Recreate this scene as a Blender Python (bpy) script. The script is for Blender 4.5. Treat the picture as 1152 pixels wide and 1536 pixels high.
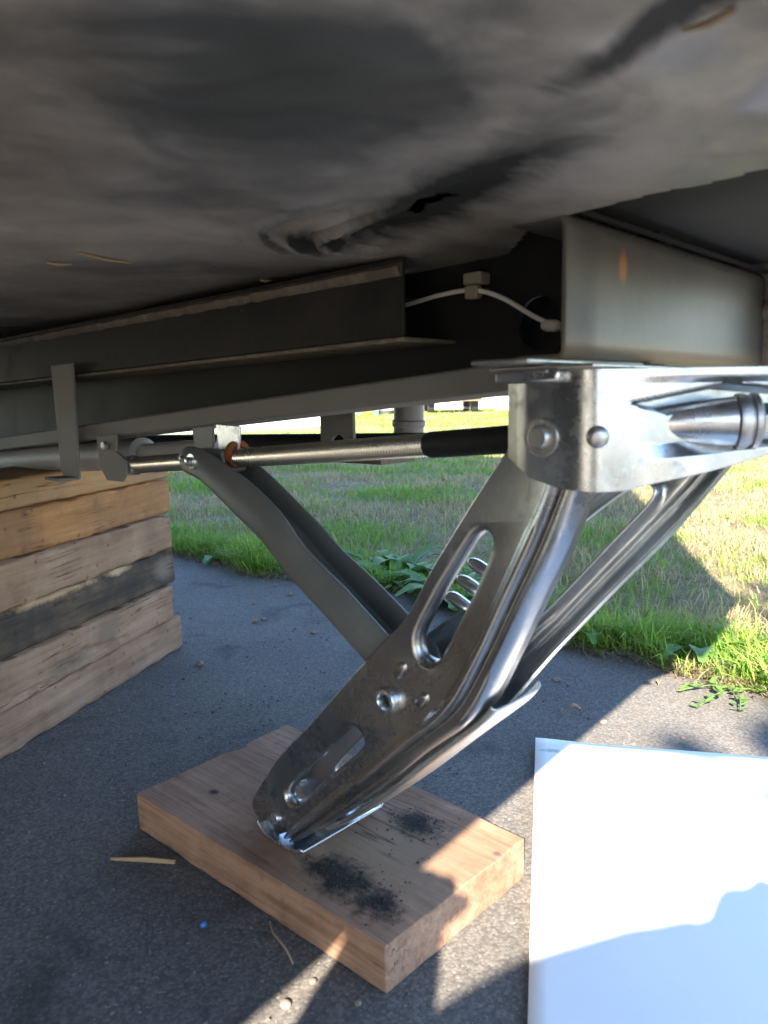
import bpy, bmesh, math, random
import numpy as np
from mathutils import Vector, Matrix, noise
from mathutils.geometry import tessellate_polygon
R = math.radians
scene = bpy.context.scene
for o in list(bpy.data.objects):
    bpy.data.objects.remove(o)
COL = scene.collection
random.seed(7); rng = np.random.default_rng(7)

# ------------------------------------------------------------ camera, sky, sun, exposure
cam_d = bpy.data.cameras.new('camera'); cam = bpy.data.objects.new('camera', cam_d); COL.objects.link(cam)
cam_d.sensor_fit = 'HORIZONTAL'; cam_d.sensor_width = 36; cam_d.lens = 36
cam_d.clip_start = 0.01; cam_d.clip_end = 500
th = math.atan(170/1152); rl = math.atan(0.02)
fw = Vector((0, math.cos(th), -math.sin(th))); rt = Vector((1, 0, 0)); up = rt.cross(fw)
cr = rt*math.cos(rl) - up*math.sin(rl); cu = up*math.cos(rl) + rt*math.sin(rl)
m = Matrix((cr, cu, -fw)).transposed().to_4x4(); m.translation = Vector((0, 0, 0.5))
cam.matrix_world = m
cam_d.dof.use_dof = True; cam_d.dof.focus_distance = 1.25; cam_d.dof.aperture_fstop = 13
scene.camera = cam

SUN_TO = Vector((-0.2, -0.98, 0.60)).normalized()
elev = math.asin(SUN_TO.z); azim = math.atan2(SUN_TO.x, SUN_TO.y)
world = bpy.data.worlds.new('World'); scene.world = world; world.use_nodes = True
wn = world.node_tree.nodes; bg = wn['Background']
sky = wn.new('ShaderNodeTexSky'); sky.sky_type = 'NISHITA'; sky.sun_disc = False
sky.sun_elevation = elev; sky.sun_rotation = azim; sky.air_density = 1.0; sky.dust_density = 0.3; sky.ozone_density = 3.0
world.node_tree.links.new(sky.outputs[0], bg.inputs[0]); bg.inputs[1].default_value = 0.11
sd = bpy.data.lights.new('sun', 'SUN'); sd.energy = 5.0; sd.angle = R(0.53); sd.color = (1.0, 0.87, 0.70)
sun = bpy.data.objects.new('sun', sd); COL.objects.link(sun)
sun.rotation_euler = SUN_TO.to_track_quat('Z', 'Y').to_euler()
vs = scene.view_settings
vs.view_transform = 'Standard'; vs.look = 'None'; vs.gamma = 1; vs.use_curve_mapping = False; vs.exposure = 2.72

# ------------------------------------------------------------ helpers
UA = R(43)
UV = Vector((math.sin(UA), math.cos(UA), 0)); VV = Vector((-math.cos(UA), math.sin(UA), 0))
ROTZ = R(47)
def W(u, v, z): return UV*u + VV*v + Vector((0, 0, z))

def tag(o, label=None, cat=None, group=None, kind=None):
    if label: o['label'] = label
    if cat: o['category'] = cat
    if group: o['group'] = group
    if kind: o['kind'] = kind
    return o
ORG = {}
def empty(name, org, rotz=0, uvz=False):
    o = bpy.data.objects.new(name, None); COL.objects.link(o); o.empty_display_size = 0.05
    if uvz:
        o.location = W(*org); o.rotation_euler = (0, 0, ROTZ)
    else:
        o.location = org; o.rotation_euler = (0, 0, rotz)
    ORG[o.name] = Vector(org) if uvz else Vector((0, 0, 0))
    return o

class MB:
    def __init__(s): s.v = []; s.f = []
    def add(s, vs_, fs):
        n = len(s.v); s.v += [tuple(p) for p in vs_]; s.f += [tuple(i+n for i in f) for f in fs]; return s
    def box(s, a, b):
        x0, y0, z0 = a; x1, y1, z1 = b
        return s.add([(x0,y0,z0),(x1,y0,z0),(x1,y1,z0),(x0,y1,z0),(x0,y0,z1),(x1,y0,z1),(x1,y1,z1),(x0,y1,z1)],
                     [(3,2,1,0),(4,5,6,7),(0,1,5,4),(1,2,6,5),(2,3,7,6),(3,0,4,7)])
    def hexa(s, p):   # 8 corners: bottom 4, top 4
        return s.add(p, [(3,2,1,0),(4,5,6,7),(0,1,5,4),(1,2,6,5),(2,3,7,6),(3,0,4,7)])
    def rows(s, rows, close=False):
        n = len(rows[0]); V = [p for r in rows for p in r]; Fs = []
        for i in range(len(rows)-1):
            for j in range(n if close else n-1):
                k = (j+1) % n
                Fs.append((i*n+j, i*n+k, (i+1)*n+k, (i+1)*n+j))
        return s.add(V, Fs)
    def lathe(s, o, ax, prof, n=24, cap=True):
        o = Vector(o); ax = Vector(ax).normalized()
        e1 = ax.orthogonal().normalized(); e2 = ax.cross(e1)
        rows = [[o+ax*a+(e1*math.cos(t)+e2*math.sin(t))*r for t in [2*math.pi*k/n for k in range(n)]] for r, a in prof]
        b = len(s.v); s.rows(rows, True)
        if cap:
            s.f.append(tuple(b+k for k in range(n))[::-1]); e = b+(len(prof)-1)*n
            s.f.append(tuple(e+k for k in range(n)))
        return s
    def tube(s, path, r, n=10):
        path = [Vector(p) for p in path]; rows = []
        for i, p in enumerate(path):
            d = (path[min(i+1, len(path)-1)]-path[max(i-1, 0)]).normalized()
            e1 = d.cross(Vector((0.13, 0.21, 1))).normalized(); e2 = d.cross(e1)
            rr = r[i] if isinstance(r, (list, tuple)) else r
            rows.append([p+(e1*math.cos(2*math.pi*k/n)+e2*math.sin(2*math.pi*k/n))*rr for k in range(n)])
        b = len(s.v); s.rows(rows, True); s.f.append(tuple(b+k for k in range(n))[::-1])
        e = b+(len(path)-1)*n; s.f.append(tuple(e+k for k in range(n))); return s
    def poly(s, loops, fn):
        pts = [p for l in loops for p in l]
        tri = tessellate_polygon([[Vector((a, b, 0)) for a, b in l] for l in loops])
        return s.add([fn(a, b) for a, b in pts], tri)
    def slab(s, loops, fn, t):   # fn(a,b,off)
        b0 = len(s.v); s.poly(loops, lambda a, b: fn(a, b, 0)); k = len(s.v)-b0
        nf = [f for f in s.f if min(f) >= b0]
        s.v += [tuple(fn(a, b, t)) for l in loops for a, b in l]
        s.f += [tuple(i+k for i in f[::-1]) for f in nf]
        c = b0
        for l in loops:
            n = len(l)
            for i in range(n):
                j = (i+1) % n; s.f.append((c+i, c+j, c+j+k, c+i+k))
            c += n
        return s
    def build(s, name, mat, parent=None, sharp=35, bevel=0, solid=0, segs=2, off=None, fixn=True):
        me = bpy.data.meshes.new(name)
        o_ = Vector((0, 0, 0))
        if parent is not None:
            q = parent
            while q.parent: q = q.parent
            o_ = ORG.get(q.name, o_)
        if off: o_ = Vector(off)
        me.from_pydata([Vector(p)-o_ for p in s.v], [], s.f)
        if fixn:
            bm = bmesh.new(); bm.from_mesh(me); bmesh.ops.remove_doubles(bm, verts=bm.verts, dist=1e-6)
            bmesh.ops.recalc_face_normals(bm, faces=bm.faces); bm.to_mesh(me); bm.free()
        me.shade_smooth(); me.set_sharp_from_angle(angle=R(sharp))
        me.materials.append(mat)
        o = bpy.data.objects.new(name, me); COL.objects.link(o)
        if parent is not None: o.parent = parent
        if solid:
            md = o.modifiers.new('thick', 'SOLIDIFY'); md.thickness = solid; md.offset = 0
        if bevel:
            md = o.modifiers.new('bev', 'BEVEL'); md.width = bevel; md.segments = segs; md.limit_method = 'ANGLE'; md.angle_limit = R(40)
        return o

def cat_rom(pts, n):
    P = [Vector(p) for p in pts]; out = []
    m_ = len(P)-1
    for k in range(n):
        t = k/(n-1)*m_; i = min(int(t), m_-1); t -= i
        p0 = P[max(i-1, 0)]; p1 = P[i]; p2 = P[i+1]; p3 = P[min(i+2, m_)]
        out.append(0.5*((2*p1)+(p2-p0)*t+(2*p0-5*p1+4*p2-p3)*t*t+(3*p1-p0-3*p2+p3)*t**3))
    return out

# ------------------------------------------------------------ materials
MATS = {}
class NT:
    def __init__(s, name):
        s.m = bpy.data.materials.new(name); s.m.use_nodes = True; s.t = s.m.node_tree
        s.b = s.t.nodes['Principled BSDF']; s.tc = s.t.nodes.new('ShaderNodeTexCoord')
        s.co = s.tc.outputs['Object']
    def n(s, ty, **kw):
        x = s.t.nodes.new('ShaderNode'+ty)
        for k, v in kw.items():
            if k in x.inputs: s.set(x.inputs[k], v)
            else: setattr(x, k, v)
        return x
    def set(s, inp, v):
        if hasattr(v, 'is_output'): s.t.links.new(v, inp)
        else: inp.default_value = v
    def mapping(s, scale, co=None, loc=(0, 0, 0), rot=(0, 0, 0)):
        x = s.n('Mapping'); s.set(x.inputs['Vector'], co or s.co); x.inputs['Scale'].default_value = scale
        x.inputs['Location'].default_value = loc; x.inputs['Rotation'].default_value = rot; return x.outputs[0]
    def noise(s, scale, detail=4, rough=0.6, co=None, dist=0):
        x = s.n('TexNoise', Scale=scale, Detail=detail, Roughness=rough, Distortion=dist); s.set(x.inputs['Vector'], co or s.co); return x.outputs['Fac']
    def voro(s, scale, co=None, out='Distance', feature='F1', rnd=1.0):
        x = s.n('TexVoronoi', Scale=scale, Randomness=rnd); x.feature = feature; s.set(x.inputs['Vector'], co or s.co); return x.outputs[out]
    def ramp(s, fac, stops):
        x = s.n('ValToRGB'); s.set(x.inputs[0], fac); e = x.color_ramp.elements
        while len(e) < len(stops): e.new(0.5)
        for el, (p, c) in zip(e, stops):
            el.position = p; el.color = (c, c, c, 1) if not hasattr(c, '__len__') else (*c[:3], 1)
        return x.outputs[0]
    def mix(s, fac, a, b, mode='MIX'):
        x = s.n('Mix'); x.data_type = 'RGBA'; x.blend_type = mode
        s.set(x.inputs[0], fac)
        for i, c in ((6, a), (7, b)):
            s.set(x.inputs[i], (*c, 1) if isinstance(c, tuple) and len(c) == 3 else c)
        return x.outputs[2]
    def math(s, op, a, b=0.5):
        x = s.n('Math'); x.operation = op; s.set(x.inputs[0], a); s.set(x.inputs[1], b); return x.outputs[0]
    def bump(s, h, strength=0.5, dist=0.002, nrm=None):
        x = s.n('Bump', Strength=strength, Distance=dist); s.set(x.inputs['Height'], h)
        if nrm: s.set(x.inputs['Normal'], nrm)
        return x.outputs[0]
    def ellipse(s, c, r, warp=0.0, wscale=40):   # 1 inside, 0 outside, in object space
        co = s.co
        mp = s.n('VectorMath'); mp.operation = 'SUBTRACT'; s.set(mp.inputs[0], co); mp.inputs[1].default_value = c
        dv = s.n('VectorMath'); dv.operation = 'DIVIDE'; s.set(dv.inputs[0], mp.outputs[0]); dv.inputs[1].default_value = r
        ln = s.n('VectorMath'); ln.operation = 'LENGTH'; s.set(ln.inputs[0], dv.outputs[0])
        d = ln.outputs['Value']
        if warp: d = s.math('ADD', d, s.math('MULTIPLY', s.math('SUBTRACT', s.noise(wscale, 5, 0.7), 0.5), warp))
        return s.ramp(d, [(0.35, 1), (0.95, 0)])
    def out(s, col=None, rough=None, metal=None, normal=None, spec=None, **kw):
        b = s.b
        if col is not None: s.set(b.inputs['Base Color'], (*col, 1) if isinstance(col, tuple) and len(col) == 3 else col)
        if rough is not None: s.set(b.inputs['Roughness'], rough)
        if metal is not None: s.set(b.inputs['Metallic'], metal)
        if normal is not None: s.set(b.inputs['Normal'], normal)
        if spec is not None: s.set(b.inputs['Specular IOR Level'], spec)
        for k, v in kw.items(): s.set(b.inputs[k.replace('_', ' ')], v)
        return s.m

def m_asphalt():
    t = NT('asphalt'); 
    agg = t.voro(300); agg2 = t.voro(90); n1 = t.noise(3.0, 6, 0.6); n2 = t.noise(420, 3, 0.7); n3 = t.noise(26, 5, 0.65)
    cell = t.voro(300, out='Color')
    base = t.mix(t.ramp(n1, [(0.35, 0), (0.7, 1)]), (0.140, 0.133, 0.125), (0.200, 0.188, 0.172))
    base = t.mix(t.ramp(n3, [(0.5, 0), (0.75, 0.65)]), base, (0.20, 0.17, 0.14))
    base = t.mix(t.ramp(cell, [(0.2, 0.75), (0.9, 0.0)]), base, t.mix(1.0, base, (0.45, 0.45, 0.47), 'MULTIPLY'))
    base = t.mix(t.ramp(agg, [(0.0, 0.0), (0.5, 0.0), (0.8, 0.3)]), base, (0.025, 0.025, 0.026))
    base = t.mix(t.ramp(t.noise(160, 2, 0.5), [(0.66, 0), (0.72, 0.8)]), base, (0.30, 0.285, 0.26))
    damp = t.ramp(t.noise(5.5, 3, 0.5, dist=0.6), [(0.60, 0), (0.7, 0.55)])
    base = t.mix(damp, base, (0.03, 0.029, 0.028))
    h = t.math('ADD', t.math('MULTIPLY', t.ramp(agg, [(0.0, 1), (0.8, 0)]), 0.7), t.math('ADD', t.math('MULTIPLY', n2, 0.4), t.math('MULTIPLY', t.ramp(agg2, [(0, 1), (0.7, 0)]), 0.5)))
    return t.out(base, 0.88, normal=t.bump(h, 0.5, 0.0009), spec=0.3)
def m_soil():
    t = NT('soil'); n1 = t.noise(9, 7, 0.7); n2 = t.noise(120, 4, 0.7)
    c = t.mix(t.ramp(n1, [(0.35, 0), (0.65, 1)]), (0.10, 0.085, 0.05), (0.24, 0.20, 0.12))
    c = t.mix(t.ramp(n2, [(0.45, 0), (0.6, 0.6)]), c, (0.34, 0.28, 0.17))
    return t.out(c, 0.95, normal=t.bump(n2, 1, 0.01), spec=0.1)
def m_attr(name, rough=0.6, trans=0.0):
    t = NT(name); a = t.n('Attribute'); a.attribute_name = 'col'
    t.out(a.outputs['Color'], rough, spec=0.3)
    if trans:
        tr_ = t.n('BsdfTranslucent'); t.set(tr_.inputs['Color'], a.outputs['Color'])
        mx = t.n('MixShader'); mx.inputs[0].default_value = trans
        t.t.links.new(t.b.outputs[0], mx.inputs[1]); t.t.links.new(tr_.outputs[0], mx.inputs[2])
        t.t.links.new(mx.outputs[0], t.t.nodes['Material Output'].inputs[0])
    return t.m
def m_wood(name, c1, c2, dark, axis=0, seed=0.0, spots=0.4, stains=(), grain=1.0, blot=None):
    t = NT(name)
    sc = [26, 26, 26]; sc[axis] = 1.6
    co = t.mapping(tuple(sc), loc=(seed, seed*0.7, seed*1.3))
    g = t.noise(2.2, 6, 0.65, co=co, dist=0.5); sc2 = [170, 170, 170]; sc2[axis] = 7
    g2 = t.noise(1.0, 4, 0.7, co=t.mapping(tuple(sc2)))
    big = t.noise(7, 5, 0.65, co=t.mapping((1, 1, 1), loc=(seed*3, seed, 0)))
    c = t.mix(t.ramp(g, [(0.3, 0), (0.7, 1)]), c1, c2)
    c = t.mix(t.ramp(g2, [(0.45, 0), (0.75, 0.55*grain)]), c, t.mix(1.0, c, (0.45, 0.40, 0.36), 'MULTIPLY'))
    c = t.mix(t.ramp(big, [(0.42, 0), (0.62, 0.75)]), c, blot or t.mix(1.0, c, (0.62, 0.57, 0.54), 'MULTIPLY'))
    fine = t.noise(46, 5, 0.7)
    c = t.mix(t.ramp(fine, [(0.58, 0), (0.72, 0.4)]), c, t.mix(1.0, c, (0.55, 0.5, 0.47), 'MULTIPLY'))
    sp = t.voro(30, co=t.mapping((1, 1, 1), loc=(seed*5, 0.2, seed)))
    c = t.mix(t.ramp(sp, [(0.06, spots), (0.13, 0)]), c, dark)
    for (ce, ra, col, wp) in stains:
        c = t.mix(t.ellipse(ce, ra, wp, 55), c, col)
    s3 = [34, 34, 34]; s3[axis] = 1.1
    g3 = t.noise(1.0, 3, 0.6, co=t.mapping(tuple(s3), loc=(seed*2, seed, seed*3)), dist=0.3)
    chk = t.math('MULTIPLY', t.ramp(g3, [(0.485, 0), (0.5, 0.8), (0.515, 0)]), t.ramp(t.noise(9, 3, 0.6, co=t.mapping((1, 1, 1), loc=(0, seed*4, 1))), [(0.48, 0), (0.58, 1)]))
    c = t.mix(chk, c, t.mix(1.0, c, (0.22, 0.18, 0.15), 'MULTIPLY'))
    h = t.math('SUBTRACT', t.math('ADD', t.math('MULTIPLY', g, 0.6), t.math('MULTIPLY', g2, 0.7)), chk)
    return t.out(c, 0.82, normal=t.bump(h, 0.5, 0.0016), spec=0.2)
def m_zinc(name='zinc', col=(0.62, 0.63, 0.63), rough=0.3, smudge=0.5):
    t = NT(name); n1 = t.noise(14, 5, 0.6); n3 = t.noise(5, 4, 0.6, dist=0.8)
    scr = t.noise(1.0, 3, 0.7, co=t.mapping((30, 260, 110), rot=(0.5, 0.2, 0.4))); spang = t.noise(38, 3, 0.6, dist=1.2)
    grime = t.noise(70, 5, 0.75)
    dk_ = (col[0]*0.60, col[1]*0.60, col[2]*0.60)
    c = t.mix(t.ramp(n1, [(0.35, 0), (0.72, smudge)]), col, dk_)
    c = t.mix(t.ramp(scr, [(0.56, 0), (0.72, 0.45)]), c, (col[0]*1.25, col[1]*1.26, col[2]*1.27))
    c = t.mix(t.ramp(grime, [(0.62, 0), (0.78, 0.4)]), c, (0.16, 0.145, 0.125))
    r = t.math('ADD', t.math('MULTIPLY', n3, 0.28), rough-0.13); r = t.math('ADD', r, t.math('MULTIPLY', t.ramp(grime, [(0.5, 0), (0.7, 1)]), 0.18))
    return t.out(c, r, t.math('SUBTRACT', 0.97, t.math('MULTIPLY', t.ramp(grime, [(0.62, 0), (0.78, 1)]), 0.25)), normal=t.bump(t.math('ADD', spang, t.math('MULTIPLY', scr, 0.4)), 0.045, 0.002))
def m_paint(name, col, dust, rough=0.5, amount=0.5, scale=20, spec=0.4, bumpd=0.0015, metal=0.0):
    t = NT(name); n1 = t.noise(scale, 6, 0.68); n2 = t.noise(scale*9, 4, 0.7); n3 = t.noise(scale*0.25, 3, 0.5)
    f = t.math('MULTIPLY', t.ramp(n1, [(0.4, 0), (0.75, amount)]), t.ramp(n3, [(0.3, 0.4), (0.65, 1)]))
    c = t.mix(f, col, dust); c = t.mix(t.ramp(n2, [(0.62, 0), (0.75, amount*0.6)]), c, dust)
    r = t.math('ADD', t.math('MULTIPLY', f, 0.3), rough)
    return t.out(c, r, metal, normal=t.bump(t.math('ADD', n1, t.math('MULTIPLY', n2, 0.3)), 0.25, bumpd), spec=spec)
def m_flat(name, col, rough=0.6, metal=0.0, var=0.25, scale=8):
    t = NT(name); n1 = t.noise(scale, 4, 0.6)
    c = t.mix(t.ramp(n1, [(0.3, 0), (0.7, 1)]), tuple(x*(1-var) for x in col), col)
    return t.out(c, rough, metal)

M_asph = m_asphalt(); M_soil = m_soil(); M_grass = m_attr('grass_blades', 0.55, 0.35); M_leaf = m_attr('leaf', 0.45, 0.3)
M_zinc = m_zinc('zinc', (0.43, 0.435, 0.44), 0.28, 0.75); M_zinc2 = m_zinc('zinc_bright', (0.70, 0.73, 0.76), 0.27, 0.5)
M_galv = m_zinc('galvanised', (0.55, 0.54, 0.52), 0.42, 0.6)
M_brace = m_paint('brace_steel', (0.135, 0.145, 0.145), (0.22, 0.205, 0.18), 0.42, 0.45, 25, metal=0.35)
M_rod = m_zinc('rod_zinc', (0.62, 0.60, 0.52), 0.28, 0.4)
M_black = m_paint('black_frame_paint', (0.011, 0.012, 0.014), (0.045, 0.04, 0.034), 0.6, 0.3, 18, spec=0.25)
M_angle = m_paint('dusty_black_angle', (0.013, 0.013, 0.013), (0.07, 0.06, 0.05), 0.6, 0.5, 16, spec=0.25)
M_rail = m_paint('grey_primer_rail', (0.135, 0.13, 0.122), (0.21, 0.19, 0.165), 0.6, 0.5, 22)
M_pipe = m_paint('grey_pipe', (0.34, 0.33, 0.34), (0.42, 0.40, 0.37), 0.5, 0.4, 22)
M_dust = m_paint('dusty_edge', (0.10, 0.085, 0.066), (0.26, 0.22, 0.17), 0.8, 0.8, 60)
M_rust = m_paint('rust', (0.20, 0.06, 0.02), (0.3, 0.12, 0.05), 0.85, 0.7, 60)
M_white = m_flat('white_plastic', (0.72, 0.71, 0.68), 0.4)

# ------------------------------------------------------------ ground
EDGE = [(-9, 4.2), (-4, 3.3), (-2.2, 2.95), (-1.2, 2.78), (-0.687, 2.50), (-0.5, 2.33), (-0.345, 2.17), (-0.1, 2.03), (0.106, 1.90), (0.25, 1.70),
        (0.358, 1.52), (0.486, 1.40), (0.56, 1.30), (0.66, 1.19), (0.85, 1.0), (1.2, 0.75), (2.0, 0.3), (5, -1.5), (9, -3.5)]
g = MB(); n_ = 24
g.rows([[(-60+120*i/n_, -60+120*j/n_, -0.02) for i in range(n_+1)] for j in range(n_+1)])
tag(g.build('lawn_ground', M_soil), kind='structure')
random.seed(3)
ed = []
pts = cat_rom([(x, y, 0) for x, y in EDGE], 200)
for i, p in enumerate(pts):
    k = 0.025*noise.noise(Vector((p.x*7, p.y*7, 0)))+0.012*noise.noise(Vector((p.x*31, p.y*31, 3)))
    ed.append((p.x+k, p.y+k))
g = MB(); g.poly([[(-9, -12), (9, -12)]+ed[::-1]], lambda a, b: (a, b, 0.0))
nb = len(ed); g.rows([[(x, y, 0.0) for x, y in ed], [(x+0.01, y+0.012, -0.025) for x, y in ed]])
tag(g.build('driveway', M_asph, fixn=False), kind='structure')
t = NT('concrete_pad'); M_conc = t.out(t.mix(t.noise(3, 5), (0.5, 0.47, 0.43), (0.62, 0.59, 0.54)), 0.9)
g = MB(); g.poly([[(-12, 11.5), (-2.6, 13), (-1.25, 15), (-0.9, 23), (-1.0, 31), (-14, 31)]], lambda a, b: (a, b, -0.012))
tag(g.build('concrete_pad', M_conc), kind='structure')

# ------------------------------------------------------------ travel trailer (one thing: body, belly, rails, brackets)
TR = empty('travel_trailer', (0.5, 0.9, 0), uvz=True)
tag(TR, 'dark dusty underside of a parked trailer with steel rails over the jack', 'trailer')
def toUV(x, y): 
    p = Vector((x, y, 0)); return (p.dot(UV), p.dot(VV))
C0 = Vector((0.625+0.040, 0.863-0.031, 0)); A_ = Vector((-0.619, -0.785, 0)).normalized(); B_ = Vector((A_.y, -A_.x, 0))
def body(s, t_, z): 
    p = C0+A_*s+B_*t_; a, b = toUV(p.x, p.y); return (a, b, z)
def body_box(s0, s1, t0, t1, z0, z1):
    return MB().hexa([body(s0,t0,z0), body(s1,t0,z0), body(s1,t1,z0), body(s0,t1,z0), body(s0,t0,z1), body(s1,t0,z1), body(s1,t1,z1), body(s0,t1,z1)])
M_wall = m_flat('trailer_siding', (0.28, 0.26, 0.235), 0.5, 0, 0.08, 3)
w1 = body_box(0.035, 6.5, -0.006, 0.0, 0.60, 3.1).build('side_wall', M_wall, TR, bevel=0.006)
body_box(0.035, 6.5, 2.4, 2.43, 0.60, 3.1).build('side_wall', M_wall, TR)
body_box(0.01, 0.035, -0.006, 2.43, 0.62, 3.1).build('end_wall', M_wall, TR)
body_box(6.5, 6.53, -0.03, 2.43, 0.62, 3.1).build('end_wall', M_wall, TR)
body_box(0.01, 6.53, -0.006, 2.43, 3.1, 3.16).build('roof', M_wall, TR)
for zz in (0.9, 1.9):
    body_box(0.05, 6.4, -0.016, -0.0065, zz, zz+0.03).build('trim_strip', m_flat('trim', (0.2, 0.2, 0.21), 0.4), w1, bevel=0.003)

body_box(1.9, 3.4, 0.35, 2.1, 0.34, 0.655).build('dark_blocker', M_black, TR, bevel=0.04, segs=3)  # unseen box, added to darken the jack's reflections and the shade
for (s_, t_) in ((3.9, 0.14), (4.7, 0.14), (3.9, 2.26), (4.7, 2.26)):  # unseen wheels, added along with the box as dark blockers
    c_ = Vector(body(s_, t_, 0.33)); e_ = (Vector(body(s_, t_+1, 0.33))-c_).normalized()
    MB().lathe(c_-e_*0.1, e_, [(0.10, 0.03), (0.19, 0.02), (0.21, 0.0), (0.30, 0.0), (0.33, 0.03), (0.33, 0.17), (0.30, 0.2), (0.1, 0.2)], 28).build('wheel', m_flat('trailer_tyre', (0.025, 0.025, 0.027), 0.75), TR)
# belly sheet with sag, dents, wrinkles and a torn opening
def seg_d(p, a, b):
    a = Vector(a); b = Vector(b); q = b-a; k = max(0, min(1, (p-a).dot(q)/q.dot(q))); return (p-(a+q*k)).length, k
def belly_h(x, y):
    p = Vector((x, y)); h = 0.62
    h += 0.005*noise.noise(Vector((x*4.2, y*4.2, 1.7))) + 0.0022*noise.noise(Vector((x*15, y*15, 5)))+0.0006*noise.noise(Vector((x*60, y*60, 9)))
    d, k = seg_d(p, (0.0, 0.60), (0.10, 0.40))
    wdt = 0.048*(1-0.55*k)
    h += 0.010*(1-0.6*k)*math.exp(-(d/wdt)**2)
    q = p-Vector((0.022, 0.60)); rr = q.length; an = math.atan2(q.y, q.x)   # curved folds round the left end of the tear
    am = max(0, math.cos(an-R(195)))**0.8
    h += 0.012*am*math.sin((rr-0.03)*2*math.pi/0.021)*math.exp(-((rr-0.065)/0.032)**2)
    d2, k2 = seg_d(p, (-0.045, 0.50), (0.035, 0.47)); h -= 0.003*math.exp(-(d2/0.018)**2)
    d3, k3 = seg_d(p, (0.10, 0.27), (0.17, 0.33)); h += 0.008*math.exp(-(d3/0.022)**2)
    d4, _ = seg_d(p, (0.03, 0.66), (0.14, 0.50)); h -= 0.002*math.exp(-(d4/0.02)**2)
    return h
def belly_hole(x, y):
    p = Vector((x, y))
    j = 0.010*noise.noise(Vector((x*30, y*30, 2)))+0.004*noise.noise(Vector((x*90, y*90, 2)))
    d, k = seg_d(p, (0.004, 0.595), (0.062, 0.475))
    if d+j < 0.008*(1-0.5*k) and 0.25 < k < 0.7: return True
    if x > 0.11 and (x-0.12)*0.097+(y-0.545)*0.091 + j*0.05 > 0: return True
    return False
ss = list(np.arange(0.03, 1.35, 0.0036))+list(np.arange(1.36, 2.2, 0.02))+list(np.linspace(2.25, 6.5, 20)); ts = list(np.arange(0.0, 0.9, 0.0036))+list(np.arange(0.91, 1.25, 0.02))+list(np.linspace(1.3, 2.4, 12))
g = MB(); V = []; idx = {}
for i, s_ in enumerate(ss):
    for j, t_ in enumerate(ts):
        p = C0+A_*s_+B_*t_; a, b = toUV(p.x, p.y); V.append((a, b, belly_h(p.x, p.y)))
Fc = []
nt = len(ts)
for i in range(len(ss)-1):
    for j in range(nt-1):
        p = C0+A_*((ss[i]+ss[i+1])/2)+B_*((ts[j]+ts[j+1])/2)
        if not belly_hole(p.x, p.y): Fc.append((i*nt+j, i*nt+j+1, (i+1)*nt+j+1, (i+1)*nt+j))
g.add(V, Fc)
t = NT('belly_sheet')
n1 = t.noise(6, 6, 0.65); n2 = t.noise(55, 5, 0.7); n3 = t.noise(300, 3, 0.6); n4 = t.noise(2.2, 3, 0.5)
c = t.mix(t.ramp(n1, [(0.38, 0), (0.68, 1)]), (0.135, 0.131, 0.125), (0.36, 0.33, 0.295))
c = t.mix(t.ramp(n2, [(0.55, 0), (0.75, 0.5)]), c, (0.22, 0.20, 0.175))
c = t.mix(t.ramp(n3, [(0.68, 0), (0.76, 0.5)]), c, (0.32, 0.29, 0.25))
def shade_patch(c0, ang_, ra, warp, sc):  # dark patch painted in for shade and dark reflections on the sheet
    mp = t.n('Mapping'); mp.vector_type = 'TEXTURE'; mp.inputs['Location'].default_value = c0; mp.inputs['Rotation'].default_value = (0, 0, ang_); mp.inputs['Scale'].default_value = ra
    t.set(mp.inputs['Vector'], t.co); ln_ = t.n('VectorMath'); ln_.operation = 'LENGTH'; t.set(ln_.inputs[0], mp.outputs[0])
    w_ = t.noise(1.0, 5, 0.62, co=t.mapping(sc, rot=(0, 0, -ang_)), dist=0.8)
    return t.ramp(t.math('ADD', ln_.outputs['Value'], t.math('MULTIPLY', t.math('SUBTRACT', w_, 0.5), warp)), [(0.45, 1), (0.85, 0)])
s1_ = shade_patch((-0.098, -0.572, 0.62), R(64), (0.20, 0.060, 1), 0.9, (13, 20, 13)); s2_ = shade_patch((-0.235, -0.79, 0.62), R(70), (0.09, 0.018, 1), 1.0, (14, 24, 14)); vm = t.n('VectorMath'); vm.operation = 'SUBTRACT'; t.set(vm.inputs[0], t.co); vm.inputs[1].default_value = (-0.046, -0.507, 0.62)
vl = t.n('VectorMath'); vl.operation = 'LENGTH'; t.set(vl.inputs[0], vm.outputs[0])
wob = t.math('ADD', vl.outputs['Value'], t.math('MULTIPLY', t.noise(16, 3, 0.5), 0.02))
fold_shade = t.ramp(t.math('SINE', t.math('MULTIPLY', wob, 280.0), 0), [(0.15, 0), (0.75, 1)])  # dark stripes painted in as shading of the curved folds
fold_shade = t.math('MULTIPLY', fold_shade, shade_patch((-0.092, -0.455, 0.62), R(40), (0.085, 0.075, 1), 0.5, (30, 30, 30)))
s1_ = t.math('MAXIMUM', s1_, fold_shade)
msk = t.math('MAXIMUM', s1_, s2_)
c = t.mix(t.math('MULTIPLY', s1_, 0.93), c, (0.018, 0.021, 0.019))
c = t.mix(t.math('MULTIPLY', shade_patch((-0.235, -0.79, 0.62), R(70), (0.09, 0.018, 1), 1.4, (14, 40, 14)), 0.9), c, (0.03, 0.032, 0.032))  # painted darkness of the narrow dent
c = t.mix(t.math('MULTIPLY', shade_patch((-0.28, -0.66, 0.62), R(130), (0.15, 0.10, 1), 1.6, (9, 14, 9)), 0.8), c, (0.03, 0.036, 0.037))  # painted shade on the dim near part of the sheet
r = t.math('ADD', t.math('MULTIPLY', n1, 0.22), 0.20)
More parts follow.
